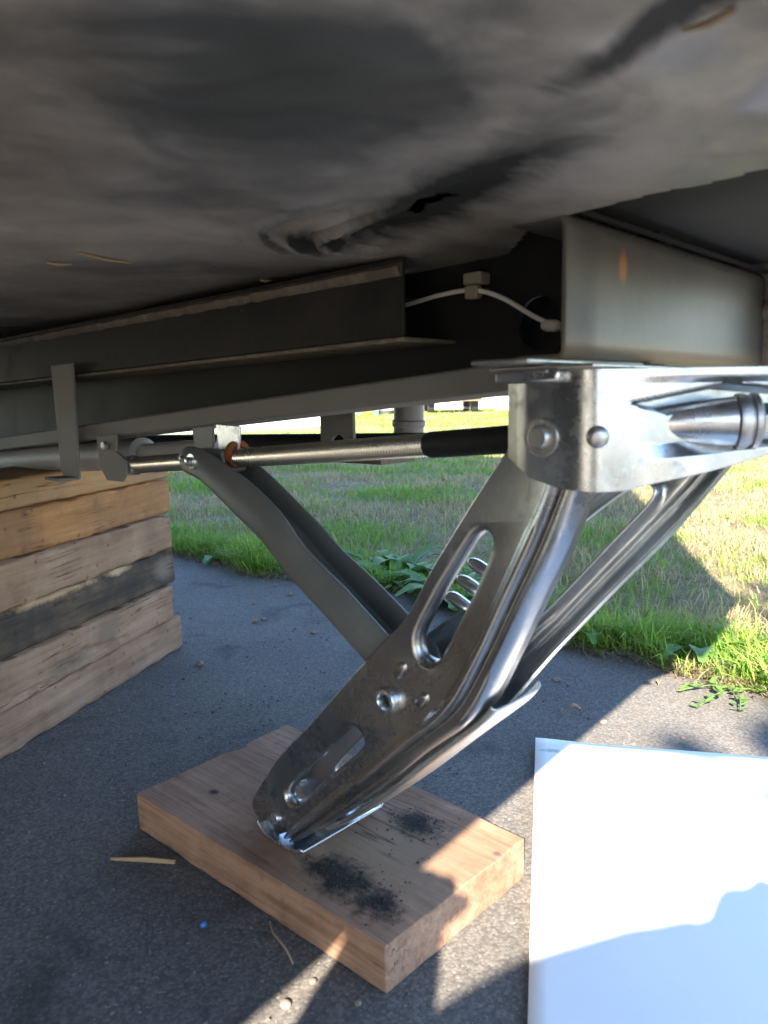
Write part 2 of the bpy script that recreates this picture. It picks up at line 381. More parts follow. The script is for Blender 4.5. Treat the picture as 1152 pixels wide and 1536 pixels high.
M_belly = t.out(c, t.math('ADD', r, t.math('MULTIPLY', msk, 0.25)), 0.0, normal=t.bump(t.math('ADD', n2, t.math('MULTIPLY', n3, 0.3)), 0.22, 0.002), spec=t.math('SUBTRACT', 0.6, t.math('MULTIPLY', msk, 0.55)))
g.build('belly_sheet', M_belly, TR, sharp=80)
M_deck = m_paint('dark_floor_deck', (0.022, 0.023, 0.022), (0.05, 0.045, 0.038), 0.7, 0.4, 18)
body_box(0.036, 6.5, 0.001, 2.4, 0.66, 0.68).build('floor_deck', M_deck, TR)
# underfloor panel beyond the torn edge of the sheet, over the outrigger
g = MB(); ln = []
for (x, y) in [(0.10, 0.56), (0.21, 0.42), (0.36, 0.33), (0.56, 0.62), (0.40, 0.86), (0.20, 0.72)]: ln.append(toUV(x, y))
g.slab([ln], lambda a, b, o_: (a, b, 0.632+o_), 0.012).build('floor_panel', M_deck, TR)
# straw and light scuffs stuck on the sheet
M_st = m_flat('straw', (0.34, 0.25, 0.15), 0.8)
for (x, y, l, an) in [(-0.235, 0.625, 0.05, 1.0), (-0.275, 0.66, 0.02, 0.7), (0.118, 0.272, 0.018, 2.3), (-0.12, 0.80, 0.012, 0.3)]:
    z = belly_h(x, y)-0.001; a0 = toUV(x, y); a1 = toUV(x+l*math.cos(an), y+l*math.sin(an)); z1 = belly_h(x+l*math.cos(an), y+l*math.sin(an))-0.001
    MB().tube([(*a0, z), ((a0[0]+a1[0])/2, (a0[1]+a1[1])/2, (z+z1)/2-0.001), (*a1, z1)], [0.0012, 0.0014, 0.0006], 6).build('straw', M_st, TR)

# rails: grey strip (square tube), black web, angle iron
def zr(v, z0=0.529, v0=0.292, k=-0.0765): return z0+(v-v0)*k
def beam(u0, u1, v0, v1, f0, f1, n=2):    # f0/f1: bottom/top height functions of v
    g = MB(); rows = []
    for i in range(n):
        v = v0+(v1-v0)*i/(n-1); a, b = f0(v), f1(v); rows.append([(u0, v, a), (u1, v, a), (u1, v, b), (u0, v, b)])
    g.rows(rows, True); b_ = len(g.v); g.f += [(0, 1, 2, 3), (b_-1, b_-2, b_-3, b_-4)]; return g
beam(0.50, 0.575, 0.278, 3.0, lambda v: zr(v)-0.0215, zr, 12).build('rail_flange', M_rail, TR, bevel=0.0025)
def rnd_hole(cv, cz, rv, rz, n=20, p=2.0):
    o_ = []
    for k in range(n):
        a = 2*math.pi*k/n; c_, s_ = math.cos(a), math.sin(a)
        o_.append((cv+rv*math.copysign(abs(c_)**(2/p), c_), cz+rz*math.copysign(abs(s_)**(2/p), s_)))
    return o_
outer = [(0.285, zr(0.285)), (3.0, zr(3.0)), (3.0, 0.64), (0.285, 0.64)]
h1 = rnd_hole(0.493, 0.577, 0.030, 0.0165, 24, 3.5); h2 = rnd_hole(0.352, 0.560, 0.020, 0.022)
MB().slab([outer, h1, h2], lambda a, b, o_: (0.572+o_, a, b), 0.004).build('rail_web', M_black, TR)
MB().box((0.64, 0.28, 0.50), (0.66, 3.0, 0.66)).build('inner_beam', M_black, TR)
# angle iron in front of the web
za = lambda v: 0.604-(v-0.44)*0.012; zb = lambda v: 0.552-(v-0.44)*0.017
beam(0.497, 0.501, 0.437, 2.4, zb, lambda v: za(v)+0.012, 12).build('angle_iron', M_angle, TR, bevel=0.001)
beam(0.497, 0.570, 0.437, 2.4, lambda v: zb(v)-0.0045, lambda v: zb(v)-0.0005, 12).build('angle_flange', M_dust, TR, bevel=0.0012)
g = MB(); rows = []
random.seed(5)
for i in range(160):     # ragged dusty lip of the sheet along the angle
    v = 0.437+i*0.012; k = noise.noise(Vector((v*14, 0, 0))); k2 = noise.noise(Vector((v*60, 3, 0)))
    w_ = 0.006+0.004*k+0.002*k2
    rows.append([(0.4965-w_, v, za(v)+0.004+0.002*k2), (0.4965-w_*0.6, v, za(v)-0.0015*(1+k)), (0.4965, v, za(v)-0.003-0.002*k2), (0.4965, v, za(v)+0.008)])
g.rows(rows, True).build('sheet_lip', M_dust, TR, sharp=60)
# outrigger channel at right
t = NT('outrigger_steel'); n1 = t.noise(10, 6, 0.6); n2 = t.noise(140, 3, 0.6)
c = t.mix(t.ramp(n1, [(0.35, 0), (0.7, 1)]), (0.085, 0.086, 0.083), (0.13, 0.125, 0.116))
sx = t.n('SeparateXYZ'); t.set(sx.inputs[0], t.co)
low = t.ramp(t.math('ADD', sx.outputs[2], t.math('MULTIPLY', n1, 0.012)), [(0.535, 1.0), (0.552, 0)])
c = t.mix(t.math('MULTIPLY', low, 0.55), c, (0.27, 0.20, 0.12))
c = t.mix(t.ellipse((0.055, -0.63, 0.5935), (0.009, 0.03, 0.016), 0.3, 90), c, (0.42, 0.19, 0.09))
M_out = t.out(c, 0.42, 0.25, normal=t.bump(n2, 0.12, 0.001), spec=0.5)
beam2 = MB()
beam2.rows([[(u_, 0.274+0.040, 0.619), (u_, 0.276, 0.619), (u_, 0.2725, 0.6155), (u_, 0.272, 0.610), (u_, 0.272, 0.580), (u_, 0.272, 0.55), (u_, 0.272, 0.536), (u_, 0.2725, 0.5285), (u_, 0.276, 0.526), (u_, 0.31, 0.526)] for u_ in np.linspace(0.474, 0.885, 10)])
beam2.build('outrigger', M_out, TR, solid=0.004, sharp=60)
MB().box((0.883, 0.235, 0.50), (0.887, 0.42, 0.64)).build('end_plate', M_dust, TR)
MB().box((0.43, 0.272, 0.5205), (0.60, 0.318, 0.5245)).build('mount_plate', M_galv, TR, bevel=0.0015)
MB().box((0.455, 0.2665, 0.6205), (0.885, 0.2705, 0.6235)).build('seam_strip', M_black, TR)
g = MB(); g.tube([(0.888, 0.27, 0.585), (0.888, 0.262, 0.583)], 0.012, 12).build('end_bolt', M_dust, TR)
# wire with clip
path = cat_rom([(0.560, 0.56, 0.580), (0.560, 0.486, 0.587), (0.560, 0.448, 0.5915), (0.557, 0.409, 0.5915), (0.558, 0.380, 0.5825), (0.562, 0.350, 0.5645), (0.568, 0.328, 0.553)], 30)
MB().tube(path, 0.0021, 8).build('wire', M_white, TR)
g = MB(); g.box((0.5525, 0.402, 0.584), (0.562, 0.415, 0.5955)).box((0.5545, 0.399, 0.5962), (0.570, 0.418, 0.6065)).build('wire_clip', m_flat('clip', (0.30, 0.26, 0.20), 0.7), TR, bevel=0.0015)
MB().lathe((0.562, 0.334, 0.556), (0.2, -1, -0.1), [(0.003, -0.008), (0.005, -0.004), (0.005, 0.004), (0.003, 0.008)], 12).build('wire_end', M_white, TR)
# hanger strap at left, grey tube, small tube, far hangers
ps = [(1.00, 0.545), (1.045, 0.55), (1.052, 0.395), (1.015, 0.39), (1.014, 0.45)]
g = MB(); g.slab([[(1.012, 0.555), (1.075, 0.555), (1.070, 0.41), (1.062, 0.399), (1.028, 0.399), (1.018, 0.40)]], lambda a, b, o_: (0.485-o_, a, b), 0.004)
g.box((0.455, 1.022, 0.398), (0.485, 1.066, 0.402)); g.build('hanger_strap', M_rail, TR, bevel=0.001)
MB().lathe((0.545, 0.93, 0.434), (0, 1, -0.062), [(0.013, -0.16), (0.013, 0.0), (0.0135, 0.02), (0.022, 0.025), (0.022, 2.2)], 24).build('grey_tube', M_pipe, TR)
MB().lathe((0.70, 0.56, 0.450), (0, 1, -0.022), [(0.010, 0.0), (0.010, 2.0)], 16).build('brake_tube', M_black, TR)
hp = [(0.605, 0.515), (0.692, 0.51), (0.690, 0.445)] + [(0.660+0.013*math.cos(a), 0.445+0.014*math.sin(a)) for a in np.linspace(0, math.pi, 9)] + [(0.634, 0.445)]
MB().slab([[(0.634, 0.515), (0.690, 0.512)]+hp[2:]], lambda a, b, o_: (0.63+o_, a, b), 0.005).build('drop_bracket', M_rail, TR, bevel=0.001)
MB().lathe((0.75, 0.650, 0.535), (0.02, 0.06, -1), [(0.019, 0), (0.0195, 0.062), (0.0215, 0.064), (0.0215, 0.070), (0.0195, 0.072), (0.0195, 0.105), (0.0165, 0.105), (0.0165, 0.02)], 28).build('drain_pipe', m_paint('drain_pipe_grey', (0.16, 0.155, 0.15), (0.3, 0.28, 0.25), 0.45, 0.4, 30), TR)
MB().box((0.64, 0.60, 0.425), (0.70, 0.72, 0.432)).build('pipe_saddle', M_dust, TR)

# ------------------------------------------------------------ stabilizer jack
JK = empty('stabilizer_jack', (0.50, 0.585, 0.0465), uvz=True)
tag(JK, 'zinc plated scissor stabilizer jack with slotted leg and threaded rod standing on the wood block', 'jack')
UPPER = [(0.296, 0.486), (0.311, 0.462), (0.337, 0.428), (0.363, 0.392), (0.386, 0.359), (0.411, 0.319), (0.439, 0.290), (0.488, 0.240), (0.538, 0.187), (0.588, 0.138), (0.612, 0.108), (0.637, 0.074), (0.634, 0.059), (0.612, 0.0495), (0.598, 0.0488)]
RIN = [(0.268, 0.486), (0.283, 0.434), (0.304, 0.391), (0.325, 0.348), (0.350, 0.298), (0.380, 0.252), (0.423, 0.210), (0.473, 0.162), (0.530, 0.109), (0.582, 0.058)]
ROUT = [(0.240, 0.486), (0.256, 0.440), (0.272, 0.395), (0.294, 0.350), (0.318, 0.300), (0.347, 0.247), (0.395, 0.203), (0.450, 0.151), (0.512, 0.098), (0.574, 0.0492)]
SLOT1 = [(0.334, 0.400), (0.342, 0.396), (0.352, 0.383), (0.375, 0.350), (0.394, 0.319), (0.402, 0.302), (0.399, 0.288), (0.388, 0.284), (0.378, 0.292), (0.352, 0.337), (0.331, 0.379), (0.328, 0.393)]
SLOT2 = [(0.486, 0.199), (0.497, 0.191), (0.530, 0.158), (0.574, 0.112), (0.581, 0.100), (0.575, 0.0935), (0.562, 0.098), (0.518, 0.140), (0.476, 0.180), (0.469, 0.191), (0.475, 0.199)]
def smooth_loop(l, n=40):
    P = [Vector((a, b, 0)) for a, b in l]; m_ = len(P); out = []
    for k in range(n):
        t = k/n*m_; i = int(t) % m_; t -= int(t); p0, p1, p2, p3 = P[i-1], P[i], P[(i+1) % m_], P[(i+2) % m_]
        q = 0.5*((2*p1)+(p2-p0)*t+(2*p0-5*p1+4*p2-p3)*t*t+(3*p1-p0-3*p2+p3)*t**3); out.append((q.x, q.y))
    return out
def offset(l, d):
    n = len(l); A2 = sum(l[i][0]*l[(i+1) % n][1]-l[(i+1) % n][0]*l[i][1] for i in range(n)); sg = 1 if A2 > 0 else -1
    out = []
    for i in range(n):
        a = Vector(l[i-1]); b = Vector(l[(i+1) % n]); tg = (b-a).normalized(); nn = Vector((tg.y, -tg.x))*sg
        out.append((l[i][0]+nn.x*d, l[i][1]+nn.y*d))
    return out
SLOT1F = [(.303, .430), (.317, .429), (.345, .398), (.372, .357), (.391, .325), (.397, .303), (.389, .288), (.373, .285), (.359, .298), (.337, .335), (.313, .385), (.298, .418)]
def leg_plate(ub, sg, splay, depth=0.028, shear=0.0, slot=SLOT1):
    def mp(a, b, off=0.0):
        k = max(0.0, b-0.25); k = k*k/(k+0.03)
        return (ub+sg*off+splay*k, a-shear*k, b)
    g = MB()
    upc = [(p.x, p.y) for p in cat_rom([(a, b, 0) for a, b in UPPER], 70)]
    ric = [(p.x, p.y) for p in cat_rom([(a, b, 0) for a, b in RIN], 60)]
    roc = [(p.x, p.y) for p in cat_rom([(a, b, 0) for a, b in ROUT], 60)]
    s1 = smooth_loop(slot); s2 = smooth_loop(SLOT2)
    o1, o2 = offset(s1, 0.0065), offset(s2, 0.006)
    g.poly([upc+ric[::-1], o1, o2], mp)
    for so, sl in ((o1, s1), (o2, s2)):      # rolled rims of the slots
        rows = []
        for f_, dz in ((0, 0), (0.25, 0.0004), (0.55, 0.0018), (0.8, 0.0042), (0.95, 0.0075), (1.0, 0.011)):
            rows.append([mp(a[0]+(b[0]-a[0])*f_, a[1]+(b[1]-a[1])*f_, dz) for a, b in zip(so, sl)])
        g.rows(rows, True)
    prof = [(0, 0), (0.08, -0.0008), (0.16, -0.0032), (0.24, -0.0055), (0.32, -0.0062), (0.40, -0.0050), (0.47, -0.0018), (0.53, 0.0018), (0.59, 0.0022), (0.66, 0.0006), (0.75, -0.0022), (0.84, -0.0026), (0.92, -0.0006), (0.97, 0.0030), (1.0, 0.0085), (1.005, 0.016), (1.0, depth)]
    g.rows([[mp(a[0]+(b[0]-a[0])*f_, a[1]+(b[1]-a[1])*f_, o_) for a, b in zip(ric, roc)] for f_, o_ in prof])
    g.rows([[mp(a, b, o_) for a, b in offs] for offs, o_ in ((upc, 0.0), ([(a+0.0015, b+0.001) for a, b in upc], 0.003), ([(a+0.002, b+0.0014) for a, b in upc], 0.012))])
    return g
near = leg_plate(0.468, 1, 0.0).build('leg_plate', M_zinc, JK, solid=0.0022, sharp=50)
far_p = leg_plate(0.545, -1, 0.25, 0.016, 0.34, SLOT1F).build('leg_plate', M_zinc2, JK, solid=0.0022, sharp=50)
# raised ribs beside the pivot, and lugs on the far plate
def capsule(g, c, dv, hl, r, ax=(1, 0, 0), flat=0.6):
    c = Vector(c); d = Vector(dv).normalized(); a = Vector(ax); e = d.cross(a).normalized(); rows = []
    for k in range(9):
        f_ = -1+2*k/8; w_ = math.sqrt(max(0.02, 1-abs(f_)**3))
        rows.append([c+d*hl*f_+(e*math.cos(q)+a*flat*math.sin(q))*r*w_ for q in [2*math.pi*i/12 for i in range(12)]])
    return g.rows(rows, True)
for (v_, z_) in ((0.420, 0.271), (0.396, 0.250)):
    capsule(MB(), (0.4675, v_, z_), (0, -0.55, 0.62), 0.010, 0.0055).build('rib', M_zinc, near, sharp=80)
for k in range(3):
    capsule(MB(), (0.535, 0.384+0.012*k, 0.352-0.017*k), (0, -0.8, -0.35), 0.016, 0.0055, flat=1.3).build('rib', M_zinc2, far_p, sharp=80)
MB().lathe((0.4595, 0.434, 0.241), (1, 0, 0), [(0.0058, 0.016), (0.0058, 0.003), (0.0075, 0.0), (0.0105, 0.0005), (0.0118, 0.003), (0.0120, 0.014), (0.0145, 0.0155), (0.0155, 0.019), (0.0155, 0.026), (0.0145, 0.028)], 32, cap=False).build('pivot_bush', M_zinc2, near, sharp=40)
MB().lathe((0.466, 0.434, 0.241), (1, 0, 0), [(0.0056, 0.0), (0.0056, 0.10)], 20).build('pivot_pin', M_black, JK)
MB().lathe((0.464, 0.600, 0.067), (1, 0, 0), [(0.003, 0.0), (0.0055, 0.0006), (0.0062, 0.002), (0.0062, 0.008)], 20).build('foot_pin', M_zinc2, JK)
# foot pad: bent plate between the leg plates
pf = cat_rom([(0.616, 0, 0.060), (0.606, 0, 0.0515), (0.590, 0, 0.0480), (0.570, 0, 0.0480), (0.556, 0, 0.0500), (0.546, 0, 0.055)], 40)
MB().rows([[(u_, p.x, p.z+(0.004 if e else 0)) for p in pf] for u_, e in ((0.455, 1), (0.458, 0), (0.48, 0), (0.51, 0), (0.54, 0), (0.572, 0), (0.575, 1))]).build('foot_pad', M_zinc2, JK, solid=0.002, sharp=60)
# folded box spine of the lower leg and the flange ends lapped over it
SP = cat_rom([(a, b, 0) for a, b in ((0.334, 0.2585), (0.347, 0.243), (0.395, 0.1985), (0.450, 0.1465), (0.500, 0.1035), (0.525, 0.085), (0.534, 0.079))], 40)
MB().rows([[(u_, p.x-o_*0.7, p.y-o_*0.7) for p in SP] for u_, o_ in ((0.4765, 0.0005), (0.478, 0.0035), (0.482, 0.005), (0.50, 0.0055), (0.53, 0.0055), (0.542, 0.005), (0.546, 0.0035), (0.548, 0.0))]).build('spine_plate', M_galv, JK, solid=0.002, sharp=50)
# brace: open channel from the rod nut to the middle of the leg
BU = cat_rom([(0.757, 0.440, 0), (0.738, 0.452, 0), (0.705, 0.448, 0), (0.667, 0.434, 0), (0.633, 0.420, 0), (0.602, 0.404, 0), (0.577, 0.387, 0), (0.557, 0.368, 0), (0.544, 0.358, 0), (0.517, 0.342, 0), (0.489, 0.326, 0), (0.442, 0.295, 0), (0.405, 0.272, 0)], 72)
BF = cat_rom([(0.757, 0.438, 0), (0.738, 0.448, 0), (0.710, 0.442, 0), (0.677, 0.426, 0), (0.645, 0.408, 0), (0.622, 0.394, 0), (0.582, 0.369, 0), (0.560, 0.353, 0), (0.545, 0.344, 0), (0.517, 0.329, 0), (0.492, 0.314, 0), (0.467, 0.298, 0), (0.430, 0.272, 0)], 72)
BL = cat_rom([(0.755, 0.432, 0), (0.750, 0.424, 0), (0.715, 0.414, 0), (0.666, 0.388, 0), (0.640, 0.374, 0), (0.615, 0.360, 0), (0.580, 0.334, 0), (0.555, 0.318, 0), (0.532, 0.304, 0), (0.503, 0.286, 0), (0.474, 0.267, 0), (0.445, 0.249, 0), (0.42, 0.233, 0)], 72)
sec = [('U', 0.4757, 0), ('L', 0.4757, 0.004), ('L', 0.477, 0.001), ('L', 0.481, 0), ('L', 0.50, 0), ('L', 0.524, 0), ('L', 0.528, 0.001), ('L', 0.5300, 0.004), ('F', 0.5303, 0)]
rows = []
for k, u_, d_ in sec:
    row = []
    for a, b, c_ in zip(BU, BL, BF):
        p = a if k == 'U' else c_ if k == 'F' else b+(a-b).normalized()*d_
        row.append((u_, p.x, p.y))
    rows.append(row)
MB().rows(rows).build('brace', M_brace, JK, solid=0.003, sharp=22)
# threaded rod, collar, rod nut, end bracket
RK = -0.079
def zrod(v): return 0.4605+(v-0.415)*RK
ax = Vector((0, 1, RK)).normalized()
g = MB(); L_ = 0.52; pitch = 0.0034; nseg = 14; nr = int(L_/pitch*4)
rows = []
for i in range(nr):
    a = i*pitch/4
    rows.append([(0.502+(0.0097+0.0009*math.sin(2*math.pi*(a/pitch)+k*2*math.pi/nseg))*math.cos(2*math.pi*k/nseg), 0.415+a, zrod(0.415+a)+(0.0097+0.0009*math.sin(2*math.pi*(a/pitch)+k*2*math.pi/nseg))*math.sin(2*math.pi*k/nseg)) for k in range(nseg)])
g.rows(rows, True).build('threaded_rod', M_rod, JK, sharp=80)
MB().lathe((0.502, 0.27, zrod(0.27)), ax, [(0.0112, 0), (0.0112, 0.142), (0.0100, 0.146)], 24).build('rod_collar', M_black, JK)
g = MB(); g.box((0.487, 0.690, 0.424), (0.519, 0.742, 0.449)); g.build('rod_nut', M_brace, JK, bevel=0.003)
MB().slab([[(0.672, 0.474), (0.716, 0.476), (0.712, 0.448), (0.700, 0.436), (0.682, 0.440), (0.676, 0.452)]], lambda a, b, o_: (0.498+o_, a, b), 0.003).build('nut_tab', M_zinc2, JK, bevel=0.0008)
MB().slab([[(0.730, 0.482), (0.775, 0.478), (0.768, 0.44), (0.735, 0.435)]], lambda a, b, o_: (0.505+o_, a, b), 0.003).build('nut_tab', M_brace, JK, bevel=0.0008)
MB().lathe((0.503, 0.684, zrod(0.684)+0.004), ax, [(0.0095, -0.003), (0.0155, -0.003), (0.0155, 0.003), (0.0095, 0.003)], 24, cap=False).build('rusty_washer', M_rust, JK)
MB().lathe((0.4685, 0.728, 0.436), (1, 0, 0), [(0.003, -0.003), (0.0048, -0.002), (0.0052, 0.0), (0.0052, 0.0028), (0.0085, 0.003), (0.009, 0.0045), (0.009, 0.006)], 20).build('nut_bolt', M_zinc2, JK)
MB().lathe((0.4705, 0.744, 0.4385), (1, 0, 0), [(0.001, -0.002), (0.003, -0.001), (0.0035, 0.0015), (0.0035, 0.004)], 14).build('nut_bolt', M_zinc2, JK)
bp = [(0.915, 0.462), (0.965, 0.459), (0.962, 0.420), (0.945, 0.402), (0.905, 0.402), (0.893, 0.415), (0.893, 0.430), (0.915, 0.44)]
MB().slab([bp], lambda a, b, o_: (0.488-o_, a, b), 0.004).build('end_bracket', M_rail, JK, bevel=0.001)
MB().lathe((0.502, 0.895, zrod(0.895)), ax, [(0.010, 0), (0.0135, 0.004), (0.0135, 0.02), (0.010, 0.03)], 6).build('end_nut', M_galv, JK, bevel=0.001)
MB().lathe((0.482, 0.935, 0.447), (-1, 0, 0), [(0.006, 0), (0.006, 0.005), (0.003, 0.006)], 6).build('end_bolt', M_galv, JK)

# housing: pressed cheek that wraps round into the front plate
plan = [(0.461, 0.307), (0.461, 0.290), (0.461, 0.265), (0.461, 0.254), (0.4625, 0.247), (0.4665, 0.241), (0.473, 0.2355), (0.482, 0.2295)]
d_ = Vector((1, -0.75)).normalized()
for k in range(1, 150): plan.append((0.482+d_.x*0.00136*k, 0.2295+d_.y*0.00136*k))
def zbot(i):
    u_, v_ = plan[i]
    if i < 8: return np.interp(v_, [0.2295, 0.24, 0.28, 0.296, 0.307], [0.436, 0.4355, 0.438, 0.447, 0.457])
    return np.interp(u_, [0.482, 0.534, 0.571, 0.66], [0.436, 0.450, 0.461, 0.487])
nz = 150; rows = []
for j in range(nz):
    row = []
    for i, (u_, v_) in enumerate(plan):
        z0 = zbot(i); z = z0+(0.5165-z0)*j/(nz-1); out = 0.0
        if i >= 7:
            nx, ny = -0.6, -0.8
            # triangular pocket above the drive boss
            top = np.interp(u_, [0.484, 0.540, 0.575, 0.62], [0.4955, 0.5070, 0.503, 0.500]); bot = np.interp(u_, [0.484, 0.505, 0.62], [0.4925, 0.4850, 0.488])
            ins = min(top-z, z-bot, (u_-0.484)*0.5)
            out -= 0.022*max(0.0, min(1.0, ins/0.004))
            # folded sloping ledge and lower lip
            lt = np.interp(u_, [0.49, 0.50, 0.66], [0.468, 0.466, 0.484]); k_ = max(0.0, min(1.0, (u_-0.484)/0.045)); k_ = k_*k_*(3-2*k_)
            f_ = max(0.0, min(1.0, (lt-z)/0.010)); out += 0.010*k_*f_
            if z > 0.507: out += 0.004*k_*min(1, (z-0.507)/0.004)
        else: nx, ny = -1, 0
        
        row.append((u_+nx*out, v_+ny*out, z))
    rows.append(row)
M_cheek = m_zinc('zinc_cheek', (0.54, 0.55, 0.555), 0.29, 1.0)
HS = MB().rows(rows).build('housing', M_cheek, JK, solid=0.0025, sharp=50)
# bolts of the housing
MB().lathe((0.4595, 0.280, 0.4715), (-1, 0, 0), [(0.0135, 0.0), (0.013, 0.0018), (0.0105, 0.0022), (0.0085, 0.0012), (0.008, 0.0040), (0.0065, 0.0058), (0.002, 0.0062)], 28).build('housing_bolt', M_galv, HS, sharp=40)
MB().lathe((0.4650, 0.241, 0.4725), (-0.8, -0.6, 0), [(0.0075, 0.0), (0.0072, 0.0022), (0.0055, 0.0045), (0.003, 0.0052), (0.0008, 0.0054)], 24).build('housing_rivet', M_galv, HS, sharp=60)
# drive boss: tapered barrel, collar rings and hex drive
bd = Vector((0.55, -0.835, 0.01)).normalized()
MB().lathe((0.508, 0.228, 0.4795), bd, [(0.0085, 0.0), (0.0115, 0.008), (0.0145, 0.030), (0.0165, 0.052), (0.0168, 0.056)], 32).build('drive_boss', M_zinc2, HS, sharp=50)
MB().lathe(Vector((0.508, 0.228, 0.4795))+bd*0.0565, bd, [(0.0165, 0.0), (0.0185, 0.001), (0.0190, 0.004), (0.0180, 0.008), (0.0165, 0.0085), (0.0165, 0.010), (0.0188, 0.0105), (0.0190, 0.0135), (0.017, 0.015), (0.013, 0.0155)], 32).build('drive_collar', M_galv, HS, sharp=40)
MB().lathe(Vector((0.508, 0.228, 0.4795))+bd*0.073, bd, [(0.0125, 0.0), (0.0125, 0.05)], 6).build('drive_nut', M_zinc2, HS, bevel=0.001)
MB().box((0.452, 0.238, 0.5170), (0.62, 0.318, 0.5200)).build('housing_top', M_galv, HS, bevel=0.001)
MB().box((0.4495, 0.262, 0.5085), (0.4605, 0.312, 0.5168)).build('top_lip', M_zinc2, HS, bevel=0.002)
g = MB(); g.rows([[(0.615, 0.13+0.17*i/6, zz) for i in range(7)] for zz in (0.475, 0.517)]).build('far_cheek', M_galv, HS, solid=0.003)

# ------------------------------------------------------------ wood block under the foot
BK = empty('wood_block', (0.47, 0.60, 0.0), uvz=True)
tag(BK, 'thick weathered plank offcut with dirt patches under the foot of the jack', 'wood block')
cs = []
t_c = [(-0.298, 0.847), (-0.144, 1.033), (0.139, 0.738), (-0.006, 0.583)]
lc = [toUV(*c) for c in t_c]
org = Vector((0.47, 0.60, 0.0))
def blk(nu=24, nv=44):
    g = MB(); P = {}
    for f_ in ('top', 'bot'):
        rows = []
        for i in range(nu+1):
            row = []
            for j in range(nv+1):
                a, b = i/nu, j/nv
                # a: across (near long edge -> far long edge), b: along from front to left
                A0 = Vector(lc[3])*(1-b)+Vector(lc[0])*b; A1 = Vector(lc[2])*(1-b)+Vector(lc[1])*b
                p = A0*(1-a)+A1*a
                z = 0.046 if f_ == 'top' else 0.0015
                if f_ == 'top': z += 0.0006*noise.noise(Vector((p.x*70, p.y*9, 0)))+0.0003*noise.noise(Vector((p.x*200, p.y*30, 0)))
                e = 0.0012*noise.noise(Vector((p.x*40, p.y*40, 7)))
                # chipped corner notch on the far-left end
                if j == nv and 0.55 < a < 0.72: p = p-Vector((0, 0.008))*(1-abs(a-0.63)/0.09)
                if i in (0, nu): p = p+Vector((e, 0))
                if j in (0, nv): p = p+Vector((0, e*1.3))
                row.append((p.x, p.y, z))
            rows.append(row)
        P[f_] = rows; g.rows(rows)
    T, Bm = P['top'], P['bot']
    for a, b in ((T[0], Bm[0]), (T[-1], Bm[-1]), ([r_[0] for r_ in T], [r_[0] for r_ in Bm]), ([r_[-1] for r_ in T], [r_[-1] for r_ in Bm])):
        g.rows([a, [tuple((Vector(p)*(2/3)+Vector(q)/3)) for p, q in zip(a, b)], [tuple((Vector(p)/3+Vector(q)*2/3)) for p, q in zip(a, b)], b])
    return g
dk = (0.030, 0.026, 0.024)
st = [((0.05, -0.1, 0.046), (0.12, 0.12, 0.02), (0.22, 0.15, 0.10), 1.2), ((0.113, -0.095, 0.046), (0.032, 0.040, 0.02), dk, 2.0), ((-0.006, -0.10, 0.046), (0.032, 0.060, 0.02), dk, 2.0), ((-0.012, -0.154, 0.046), (0.026, 0.030, 0.02), dk, 2.0), ((0.008, 0.129, 0.046), (0.007, 0.010, 0.02), (0.05, 0.025, 0.025), 0.5), ((0.124, -0.192, 0.046), (0.006, 0.006, 0.02), (0.12, 0.06, 0.07), 0.5)]
M_blk = m_wood('block_wood', (0.27, 0.155, 0.103), (0.41, 0.258, 0.175), (0.06, 0.045, 0.035), 1, 2.0, 0.3, st, 1.3)
blk().build('plank', M_blk, BK, bevel=0.0018, sharp=40)
# crumbs of soil on the block
def clod(g, c, r):
    k = rng.normal(size=(6, 3))*0.15; b = [(1,0,0),(-1,0,0),(0,1,0),(0,-1,0),(0,0,0.8),(0,0,-0.3)]
    v = [tuple(c[i]+(b[q][i]+k[q][i])*r for i in range(3)) for q in range(6)]
    g.add(v, [(0,2,4),(2,1,4),(1,3,4),(3,0,4),(2,0,5),(1,2,5),(3,1,5),(0,3,5)])
g = MB()
for cu_, cv_, s1_, s2_, n__ in ((0.583, 0.505, 0.012, 0.016, 200), (0.464, 0.500, 0.012, 0.026, 260), (0.458, 0.446, 0.011, 0.013, 160), (0.52, 0.48, 0.04, 0.05, 60)):
    for _ in range(n__):
        a, b = rng.normal(cu_, s1_), rng.normal(cv_, s2_); 
        if 0.425 < a < 0.62 and 0.41 < b < 0.76:
            q = W(a, b, 0.0465); clod(g, (q.x, q.y, q.z), abs(rng.normal(0.0004, 0.0005))+0.0003)
tag(g.build('soil_crumbs', m_flat('loose_soil', (0.045, 0.038, 0.034), 0.95, 0, 0.5, 90), fixn=False, sharp=20), 'crumbs of dark soil scattered on top of the wood block', 'soil', kind='stuff')

